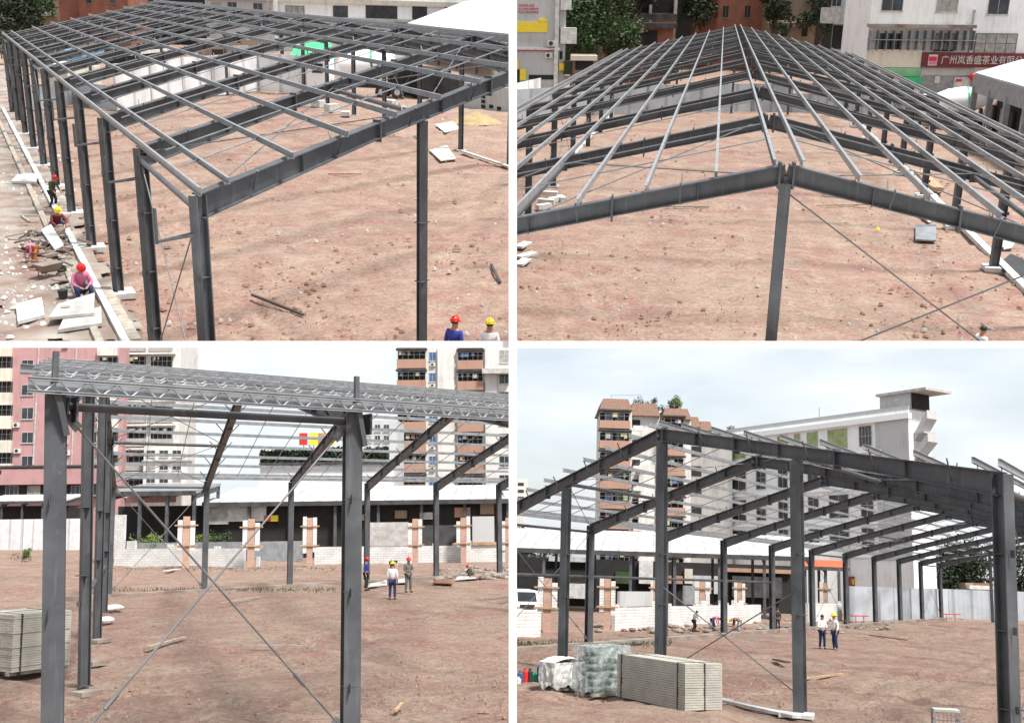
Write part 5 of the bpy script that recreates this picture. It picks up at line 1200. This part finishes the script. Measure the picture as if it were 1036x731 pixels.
    tree(s, 'dark tree mass behind the right hand hoarding', G(966, 610, 149), 10.5, 6, 'leaf_dark', 5200, 101, .45, low=.05, lobes=12)
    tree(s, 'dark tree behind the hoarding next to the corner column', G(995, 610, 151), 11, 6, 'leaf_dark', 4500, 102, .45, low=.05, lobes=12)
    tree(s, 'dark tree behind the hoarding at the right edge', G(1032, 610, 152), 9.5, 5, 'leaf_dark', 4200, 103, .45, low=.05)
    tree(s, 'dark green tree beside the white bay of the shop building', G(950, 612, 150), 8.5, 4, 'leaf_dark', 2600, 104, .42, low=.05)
    b = Bld(s, 'low_brick_store', 'small reddish store with white rail behind the right hoarding', 'store', (978, 616, 143), (1010, 616, 143), 589, 3, 'tan_wall'); b.box('white_rail', 'conc_white', 978, 592, 1012, 596, 1.0); b.box('brick_front', 'brick', 986, 590, 1002, 599, .2)
    # white roofed shed left of centre
    E0, E1 = s.g(505, 553, 6.4), s.g(822, 563, 6.4); print('SHED', s.prj(E0), s.prj(E1))
    shed(s, 'long open shed with white roof behind the left column row', E0, E1, 6.4, 14, 2.6, 8)
    E0, E1 = s.at(812, 572, 140), s.at(858, 574, 140)
    shed(s, 'small shed with sloping orange awning beside the shop board', E0, E1, E0.z, 3, .9, 3, roof='orangered')
    b = Bld(s, 'stall', 'stall interiors, shade painted black, closing the back of the long white roofed shed', 'stall', (505, 615, 132), (812, 615, 132), 562, 3, 'dark')  # shade at the back of the shed painted near-black
    for x0, x1, y0, y1, m_ in ((555, 600, 563, 568, 'conc'), (622, 640, 578, 590, 'leaf'), (646, 660, 567, 590, 'conc_white'), (672, 690, 582, 590, 'orange'), (574, 598, 590, 605, 'conc_white'), (692, 700, 575, 590, 'cream_wall'), (730, 800, 575, 579, 'orange'), (700, 728, 582, 600, 'grey_wall'), (740, 790, 583, 604, 'roof_dark')):
        b.box('stall_board', m_, x0, y0, x1, y1, .6)
    lorry(s, 527, 613)
    # grey hoarding right, with red benches
    fence(s, 'long grey sheet hoarding behind the far columns of the lower right site', [(860, 628), (905, 627), (960, 625), (1060, 629)], 3.6, 'hoard', post=7)
    for k, (x0, x1, y) in enumerate(((862, 878, 616), (953, 971, 618.5))):
        P = s.g(x0, 631 if k == 0 else 628); Q = s.g(x1, 631 if k == 0 else 628); o = thing(s, 'red_bench', ('red painted trestle bench by the hoarding under the yellow lettering board', 'red painted trestle bench by the hoarding in front of the dark trees')[k], 'bench', P)
        d = Q - P; MB().beam(V(0, 0, .8), d + V(0, 0, .78), .3, .1).build('top', 'red', o)
        for q in (.25, .75): MB().beam(d * q, d * q + V(0, 0, .75), .07, .06, V(1, 0, 0)).build('leg', 'red', o)
    # block wall and piers
    def bw(x0, x1, yb0, yb1, yt, lab):
        b = Bld(s, 'block_wall', lab, 'wall', (x0, yb0), (x1, yb1), yt, .3, 'blocks'); top_course(b, int(x0)); return b
    bw(515, 547, 642, 641, 619, 'low white block wall left of the first pier in the lower right site')
    b = bw(622, 770, 636, 628, 614, 'long low white block wall behind the stooping workers'); 
    b.box('leaning_sheet', 'grey_wall', 627, 598, 660, 613, .0, .2); b.box('leaning_sheet', 'galv_dark', 693, 592, 703, 611, .0, .2)
    b2 = bw(818, 852, 628, 627, 610, 'white block wall piece between far columns below the orange awning')
    piers(s, [(543, 563, 583, 638, 'brick_raw'), (606, 622, 583, 636, 'brick_raw'), (658, 668, 585, 632, 'brick_raw'), (703, 718, 586, 630, 'brick_raw'), (743, 754, 586, 628, 'brick_raw'), (830, 841, 588, 626, 'brick_raw')],
          ['brick and block pier nearest the parked lorry', 'brick and block pier between the two left columns and the ridge column', 'brick and block pier hidden mostly behind the ridge column', 'brick and block pier above the stooping worker in pale shirt', 'brick and block pier behind the maroon shirted worker', 'brick and block pier behind the pair of white shirted men'], 'half built piers in the lower right site')
    # foreground stack, wrapped pallets
    panel_stack2(s)
    wrapped(s, 'wrapped pallet of green printed bags under clear film beside the panel stack', (600, 705), (636, 702), 655, .8, True)
    wrapped(s, 'low wrapped bundle under crumpled white film beside the parked lorry side', (560, 699), (589, 697), 671, .6, False)
    cols = ('glass_blue', 'red', 'black', 'green', 'c_blue', 'conc_white')
    for k, (x, y, h) in enumerate(((526, 691, .45), (531, 690, .5), (536, 690, .5), (541, 689, .35), (546, 690, .7), (524, 693, .3))):
        m = MB(); m.tube([(0, 0, 0), (0, 0, h * .75), (0, 0, h * .85), (0, 0, h)], [.11, .11, .05, .045], 10)
        single(s, 'paint_can', m, cols[k], ('blue', 'red', 'black', 'green', 'tall dark blue', 'small white')[k] + ' container standing in the row left of the wrapped bundle', 'container', s.g(x, y), 0, 'containers left of the wrapped bundle')
    # trolley frame bottom right
    P = s.g(958, 748); o = thing(s, 'metal_cage', 'small grey topped metal cage at the bottom edge near the corner column', 'cage', P, s.face(P) + .15)
    w, d, h = .62, .5, .72
    MB().box(-w / 2, w / 2, -d / 2, d / 2, h, h + .05).build('top', 'conc', o)
    for x in (-w / 2, w / 2):
        for y in (-d / 2, d / 2): MB().box(x - .02, x + .02, y - .02, y + .02, 0, h).build('leg', 'galv_dark', o)
    m = MB()
    for z in (.12, .3, .5): m.box(-w / 2 + .02, w / 2 - .02, -d / 2 - .01, -d / 2 + .01, z, z + .02); m.box(-w / 2 - .01, -w / 2 + .01, -d / 2 + .02, d / 2 - .02, z, z + .02); m.box(w / 2 - .01, w / 2 + .01, -d / 2 + .02, d / 2 - .02, z, z + .02)
    for k in range(5): x = -w / 2 + .1 + k * .1; m.box(x - .006, x + .006, -d / 2 - .006, -d / 2 + .006, .1, h)
    m.build('side_grille', 'rod', o)
    # kerb and planks
    o = thing(s, 'plinth', 'low concrete plinth along the far left column row of the lower right site', 'plinth', s.bp(-1, 0, 0)); MB().box(-.2, .5, -12, 10 * s.B + 4, -.1, .16).build('kerb_strip', 'conc_dirty', o)
    stick(s, 'kerb_strip', 'white cement strip running from the panel stack to the gable column', 'kerb', (722, 708), (806, 727), .3, .08, 'conc_white', .07)
    single(s, 'concrete_pad', MB().box(-.5, .5, -.4, .4, -.02, .09), 'conc_white', 'white cement pad at the foot of the gable column by the panel stack', 'pad', s.g(806, 724), .3)
    for lab, a, c, w, mt in (('long thin pole lying on clay in front of the white shirted pair', (880, 643), (918, 648), .1, 'rust'), ('pale branch lying beyond the gable column in the lower right site', (812, 688), (852, 683), .14, 'timber'), ('thin timber lying by the dark clods behind the gable column', (784, 668), (797, 671), .3, 'darkbar')):
        stick(s, 'timber_pole', lab, 'pole', a, c, w, .07, mt, .07)
    rnd = random.Random(33); m = MB()
    for _ in range(160):
        p = s.g(rnd.uniform(600, 900), rnd.gauss(636 if rnd.random() < .5 else 633, 2.2)); r = rnd.uniform(.08, .33); m.ball((p.x, p.y, .05), r, 5, 4, 1.2, .9, .6)
    single(s, 'rubble_heap', m, 'conc_dirty', 'rubble lying along the block wall behind the far columns', 'rubble', kind='stuff')
    rnd = random.Random(34); m = MB()
    for _ in range(1000):
        p = s.g(rnd.uniform(520, 680), rnd.gauss(651 - 0, 1.6)); a = rnd.random() * 6; h = rnd.uniform(.05, .2); m.add([p, p + V(.05 * math.cos(a), .05 * math.sin(a), 0), p + V(.06 * math.cos(a + 1), .06 * math.sin(a), h)], [(0, 1, 2)])
    single(s, 'grass', m, 'leaf', 'thin grass along the far left column row of the lower right site', 'grass', kind='stuff')
    # people
    person(s, 'bare headed man in white shirt and dark trousers talking in the open clay area', 832, 656.6, 'stand_arms', 'c_white', 'c_navy', None, 620.5, turn=.6)
    person(s, 'man in white shirt and yellow helmet facing the bare headed one', 845, 658, 'stand', 'c_white', 'c_navy', 'h_yellow', 620, turn=-1.0)
    person(s, 'worker in pale grey shirt stooping beside the ridge column', 702, 639, 'stride', 'c_palegrey', 'c_black', None, 616.5, turn=1.0)
    person(s, 'worker in pink top bending down in the group by the block wall', 722, 638, 'bend', 'c_pink', 'c_navy', None, None, turn=1.2)
    person(s, 'worker in maroon top and yellow helmet bending down by the block wall', 747, 640, 'bend', 'c_maroon', 'c_palegrey', 'h_yellow', None, turn=-1.3)
    person(s, 'worker in black standing half behind the far column near the maroon one', 787, 638, 'stand', 'c_black', 'c_black', None, 614, turn=.4)
def panel_stack2(s):
    # corner stack: near corner at (693,722); long side runs to (624,704), short side to (732,714)
    N, A, B = s.g(693, 722), s.g(624, 707), s.g(732, 716); u = (A - N); L = u.length; u.normalize(); v = V(u.y, -u.x, 0)
    if v.dot(B - N) < 0: v = -v
    D = 3.0
    for _ in range(60):
        if s.prj(N + v * D)[0] > 732: D -= .05
    h = s.hgt(N, 671); n = 19; rnd = random.Random(4)
    o = thing(s, 'panel_stack', 'big strapped stack of ribbed grey panels in front of the ridge column', 'panel stack', N)
    def quad(a0, a1, b0, b1, z0, z1, name, mt):
        p = [u * a + v * b for a, b in ((a0, b0), (a1, b0), (a1, b1), (a0, b1))]
        return MB().hexa([V(q.x, q.y, z0) for q in p] + [V(q.x, q.y, z1) for q in p]).build(name, mt, o)
    for a in (.25, L - .25): quad(a - .06, a + .06, 0, D, 0, .09, 'bearer', 'timber_grey')
    t = (h - .09) / n
    for k in range(n):
        z = .09 + k * t; j = rnd.uniform(-.012, .012)
        quad(j, L + j, j, D + j, z + t * .16, z + t, 'panel', 'panel'); quad(.04, L - .04, .04, D - .04, z, z + t * .16, 'spacer', 'timber_grey')
    for a in (L * .10, L * .93): quad(a - .018, a + .018, -.025, D + .025, .03, h + .012, 'strap', 'black')
    quad(-.025, L + .025, D * .52 - .018, D * .52 + .018, .03, h + .010, 'strap', 'black')
def wrapped(s, label, A, B, top, depth, bags):
    b = Bld(s, 'wrapped_pallet', label, 'pallet', A, B, top, depth, None); L, h = b.L, b.h; rnd = random.Random(int(L * 77))
    for y in (.02, depth - .12): MB().box(0, L, y, y + .1, 0, .1).build('bearer', 'timber_grey', b.o)
    rows = 6 if bags else 2; t = (h - .12) / rows
    for r in range(rows):
        for k in range(2):
            m = MB(); x0 = .04 + k * (L - .04) / 2; x1 = x0 + (L - .1) / 2; z0 = .1 + r * t
            m.ball(((x0 + x1) / 2, depth / 2, z0 + t / 2), 1, 14, 8, (x1 - x0) / 2 * 1.05, depth / 2 * .98, t * .62); m.build('bag', 'bag' if bags else 'conc_white', b.o, smooth=True)
    # crumpled film over the top and sides: an open-bottomed grid box with noise
    m = MB(); n = 26; vs = []; fs = []
    def pt(i, j):
        a, c = i / n, j / n
        x = -.06 + (L + .12) * a; y = -.06 + (depth + .12) * c; return x, y
    ztop = h + .03; side = []
    ring = [(i, 0) for i in range(n)] + [(n, j) for j in range(n)] + [(n - i, n) for i in range(n)] + [(0, n - j) for j in range(n)]
    lev = 9; zb = h * (.06 if bags else .12)
    for l in range(lev + 1):
        for (i, j) in ring:
            x, y = pt(i, j); z = zb + (ztop - zb) * l / lev; d = V(x - L / 2, y - depth / 2, 0).normalized(); q = noise.noise(V(x * 5, y * 5, z * 4)) * .06 + noise.noise(V(x * 13, y * 13, z * 9)) * .03
            if l == 0: z += noise.noise(V(x * 4, y * 4, 7)) * .18
            vs.append((x + d.x * q, y + d.y * q, z))
    R = len(ring)
    for l in range(lev):
        for k in range(R): fs.append((l * R + k, l * R + (k + 1) % R, (l + 1) * R + (k + 1) % R, (l + 1) * R + k))
    o0 = len(vs); g_ = {}
    for i in range(n + 1):
        for j in range(n + 1):
            x, y = pt(i, j); e = min(i, n - i, j, n - j); g_[(i, j)] = len(vs)
            zt = ztop + (noise.noise(V(x * 3, y * 3, 1)) * .10 + noise.noise(V(x * 11, y * 11, 2)) * .05) * min(1, e / 2) + (.0 if bags else .12 * math.sin(PI * i / n))
            vs.append((x, y, zt))
    for i in range(n):
        for j in range(n): fs.append((g_[(i, j)], g_[(i + 1, j)], g_[(i + 1, j + 1)], g_[(i, j + 1)]))
    m.add(vs, fs); m.build('film_wrap', 'film' if bags else 'conc_white', b.o, smooth=False)
def lorry(s, px, py):
    P = (lambda p: V(p.x, p.y, 0))(s.g(px, py + 14)); o = thing(s, 'white_lorry', 'white lorry parked nose on under the long shed at the left edge', 'lorry', P, s.face(P) + .5)
    c = MB(); c.prism([(-.95, .6), (-1.0, 1.5), (-.75, 2.4), (.9, 2.5), (.9, .6)], -1.05, 1.05, 'x'); c.v = [V(p.x, p.y, p.z) for p in c.v]; cab = c.build('cab', 'white', o)
    MB().hexa([(-.9, -1.02, 1.55), (.9, -1.02, 1.55), (.9, -.9, 1.55), (-.9, -.9, 1.55), (-.85, -.80, 2.3), (.85, -.80, 2.3), (.85, -.7, 2.3), (-.85, -.7, 2.3)]).build('windscreen', 'glass', cab)
    MB().box(-.7, .7, -1.03, -.95, .95, 1.3).build('grille', 'black', cab)
    for sg in (-1, 1): MB().ball((sg * .82, -1.0, 1.1), .12, 8, 6).build('headlight', 'conc_white', cab)
    MB().box(-1.05, 1.05, -1.1, -.95, .5, .75).build('bumper', 'black', cab)
    MB().box(-1.1, 1.1, 1.0, 5.2, .95, 1.9).build('cargo_bed', 'galv_dark', o)
    for y in (-.1, 4.0):
        for sg in (-1, 1): w = MB().tube([(sg * .78, y, .45), (sg * 1.06, y, .45)], .45, 16).build('wheel', 'black', o); MB().tube([(sg * 1.05, y, .45), (sg * 1.08, y, .45)], .2, 10).build('rim', 'frame', w)
low_right()
SUN_EL, SUN_AZ, SUN_E, SUN_ANG, SKY_STR, EXPO = 55.0, 142.0, 4.7, 9.0, 0.1, 0.55
CLOUD = (6.95, 7.35, 7.6, 1)
# ---------------------------------------------------------------- the white dividers between the four sites
def camera_pt(px, py, z): return CAM + RWC @ V((px - CX) / F * z, (py - CY) / F * z, z)
def wbox(name, pts, label, cat):
    m = MB(); m.hexa(pts); o = m.build(name, 'white'); return props(o, label, cat)
ZU, ZL = 252.0, 14.0
t = 4.0
wbox('ledge', [camera_pt(-260, 352.2, ZU), camera_pt(1300, 352.2, ZU), camera_pt(1300, 350.5, ZU + 40), camera_pt(-260, 350.5, ZU + 40),
               camera_pt(-260, 344.8, ZU), camera_pt(1300, 344.8, ZU), camera_pt(1300, 345.2, ZU + 40), camera_pt(-260, 345.2, ZU + 40)],
     'long narrow white ledge running level across the middle between upper and lower sites', 'ledge')
p0, p1 = camera_pt(518.8, 346, ZU - .6), camera_pt(518.8, -40, ZU - .6)
m = MB(); w = 8.2 / F * (ZU - .6); upd = (p1 - p0).normalized(); fw = RWC @ V(0, 0, 1)
m.beam(p0, p1, w, w * .8, fw); props(m.build('divider_post', 'white'), 'tall slender white post between the two sites above the white ledge', 'post')
p0, p1 = camera_pt(518.8, 800, ZL), camera_pt(518.8, 345, ZL)
m = MB(); w = 8.2 / F * ZL; m.beam(p0, p1, w, w * .8, fw)
props(m.build('divider_post', 'white'), 'short slender white post between the two sites below the white ledge', 'post')

# ---------------------------------------------------------------- trim every site where it meets its neighbour
bpy.context.view_layer.update()
XM = 518.8
def plane_x(px, sign):       # keeps px*sign side; returns point, normal pointing to what is cut away
    d = RWC @ V((px - CX) / F, 0, 1); n = d.cross(RWC @ V(0, 1, 0)).normalized()
    if (RWC @ V(1, 0, 0)).dot(n) < 0: n = -n
    return CAM.copy(), n * sign
def plane_y(py, sign):
    d = RWC @ V(0, (py - CY) / F, 1); n = d.cross(RWC @ V(1, 0, 0)).normalized()
    if (RWC @ V(0, 1, 0)).dot(n) < 0: n = -n
    return CAM.copy(), n * sign
PL = {TL: [plane_x(XM, 1), plane_y(345.0, 1)], TR: [plane_x(XM, -1), plane_y(345.0, 1)],
      BL: [plane_x(XM, 1), plane_y(351.6, -1)], BR: [plane_x(XM, -1), plane_y(351.6, -1)]}
NOCAP = ('crown', 'foliage', 'ground', 'rubble', 'soil', 'grass', 'concrete_yard')
def root_of(o):
    while o.parent: o = o.parent
    return o
for o in list(S.objects):
    if o.type != 'MESH' or len(o.data.vertices) == 0: continue
    r = root_of(o)
    if r.name not in SITE_OF: continue
    M = o.matrix_world; Mi = M.inverted(); bb = [M @ Vector(c) for c in o.bound_box]
    todo = []; gone = False
    for pt, n in PL[SITE_OF[r.name]]:
        ds = [(c - pt).dot(n) for c in bb]
        if min(ds) > 0: gone = True
        elif max(ds) > 0: todo.append((pt, n))
    if gone: bpy.data.objects.remove(o, do_unlink=True) if not o.children else o.data.clear_geometry(); continue
    if not todo: continue
    me = o.data.copy() if o.data.users > 1 else o.data
    bm = bmesh.new(); bm.from_mesh(me)
    for pt, n in todo:
        if not bm.verts: break
        lp = Mi @ pt; ln = (M.to_3x3().transposed() @ n).normalized()
        res = bmesh.ops.bisect_plane(bm, geom=bm.verts[:] + bm.edges[:] + bm.faces[:], plane_co=lp, plane_no=ln, clear_outer=True, dist=1e-5)
        if not o.name.startswith(NOCAP):
            ed = [e for e in res['geom_cut'] if isinstance(e, bmesh.types.BMEdge) and e.is_valid]
            if ed and len(ed) < 4000: bmesh.ops.holes_fill(bm, edges=ed, sides=0)
    if not bm.verts:
        bm.free()
        if not o.children: bpy.data.objects.remove(o, do_unlink=True)
        else: o.data = me; me.clear_geometry()
        continue
    bm.to_mesh(me); bm.free(); o.data = me
# drop empties left with nothing under them
def has_mesh(o): return (o.type == 'MESH' and len(o.data.polygons) > 0) or any(has_mesh(c) for c in o.children)
for o in [o for o in S.objects if o.parent is None and o.type in ('EMPTY', 'MESH')]:
    if not has_mesh(o):
        for c in list(o.children_recursive): bpy.data.objects.remove(c, do_unlink=True)
        bpy.data.objects.remove(o, do_unlink=True)
for o in list(S.objects):
    if o.type == 'MESH' and not has_mesh(o): bpy.data.objects.remove(o, do_unlink=True)

# ---------------------------------------------------------------- camera, sun, sky
cd = bpy.data.cameras.new('camera'); cam = bpy.data.objects.new('camera', cd); COL.objects.link(cam)
cam.location = CAM; cam.rotation_euler = (PI / 2 + PITCH, 0, 0)
cd.sensor_fit = 'HORIZONTAL'; cd.sensor_width = 36; cd.lens = 36 * F / 1036; cd.clip_start = .5; cd.clip_end = 6000
S.camera = cam
EL, AZ = math.radians(SUN_EL), math.radians(SUN_AZ)
w = bpy.data.worlds.new('World'); S.world = w; w.use_nodes = True; nt = w.node_tree; nn = nt.nodes
bg = nn['Background']; sky = nn.new('ShaderNodeTexSky'); sky.sky_type = 'NISHITA'; sky.sun_disc = False; sky.sun_elevation = EL; sky.sun_rotation = AZ
sky.air_density = 1.0; sky.dust_density = 2.0; sky.altitude = 0
tc = nn.new('ShaderNodeTexCoord'); mp = nn.new('ShaderNodeMapping'); mp.inputs['Scale'].default_value = (1, 1, 3.2); nt.links.new(tc.outputs['Generated'], mp.inputs[0])
nz = nn.new('ShaderNodeTexNoise'); nz.inputs['Scale'].default_value = 5.5; nz.inputs['Detail'].default_value = 7; nz.inputs['Roughness'].default_value = .5; nt.links.new(mp.outputs[0], nz.inputs['Vector'])
rp = nn.new('ShaderNodeValToRGB'); rp.color_ramp.elements[0].position = .34; rp.color_ramp.elements[1].position = .62
rp.color_ramp.elements[0].color = (.58, .58, .58, 1); rp.color_ramp.elements[1].color = (.97, .97, .97, 1); nt.links.new(nz.outputs['Fac'], rp.inputs['Fac'])
mx = nn.new('ShaderNodeMix'); mx.data_type = 'RGBA'; nt.links.new(rp.outputs['Color'], mx.inputs[0]); nt.links.new(sky.outputs[0], mx.inputs[6]); mx.inputs[7].default_value = CLOUD
nt.links.new(mx.outputs[2], bg.inputs['Color']); bg.inputs['Strength'].default_value = SKY_STR
sd = bpy.data.lights.new('sun', 'SUN'); sd.energy = SUN_E; sd.angle = math.radians(SUN_ANG); sd.color = (1, .965, .92)
so = bpy.data.objects.new('sun', sd); COL.objects.link(so)
dirv = V(math.sin(AZ) * math.cos(EL), math.cos(AZ) * math.cos(EL), math.sin(EL)); so.rotation_euler = dirv.to_track_quat('Z', 'Y').to_euler(); so.location = (0, -20, 60)
S.view_settings.view_transform = 'Standard'; S.view_settings.look = 'None'; S.view_settings.exposure = EXPO; S.view_settings.gamma = 1.0
S.render.engine = 'CYCLES'; S.cycles.use_denoising = True; S.cycles.max_bounces = 5; S.cycles.diffuse_bounces = 3; S.cycles.glossy_bounces = 2; S.cycles.transparent_max_bounces = 4
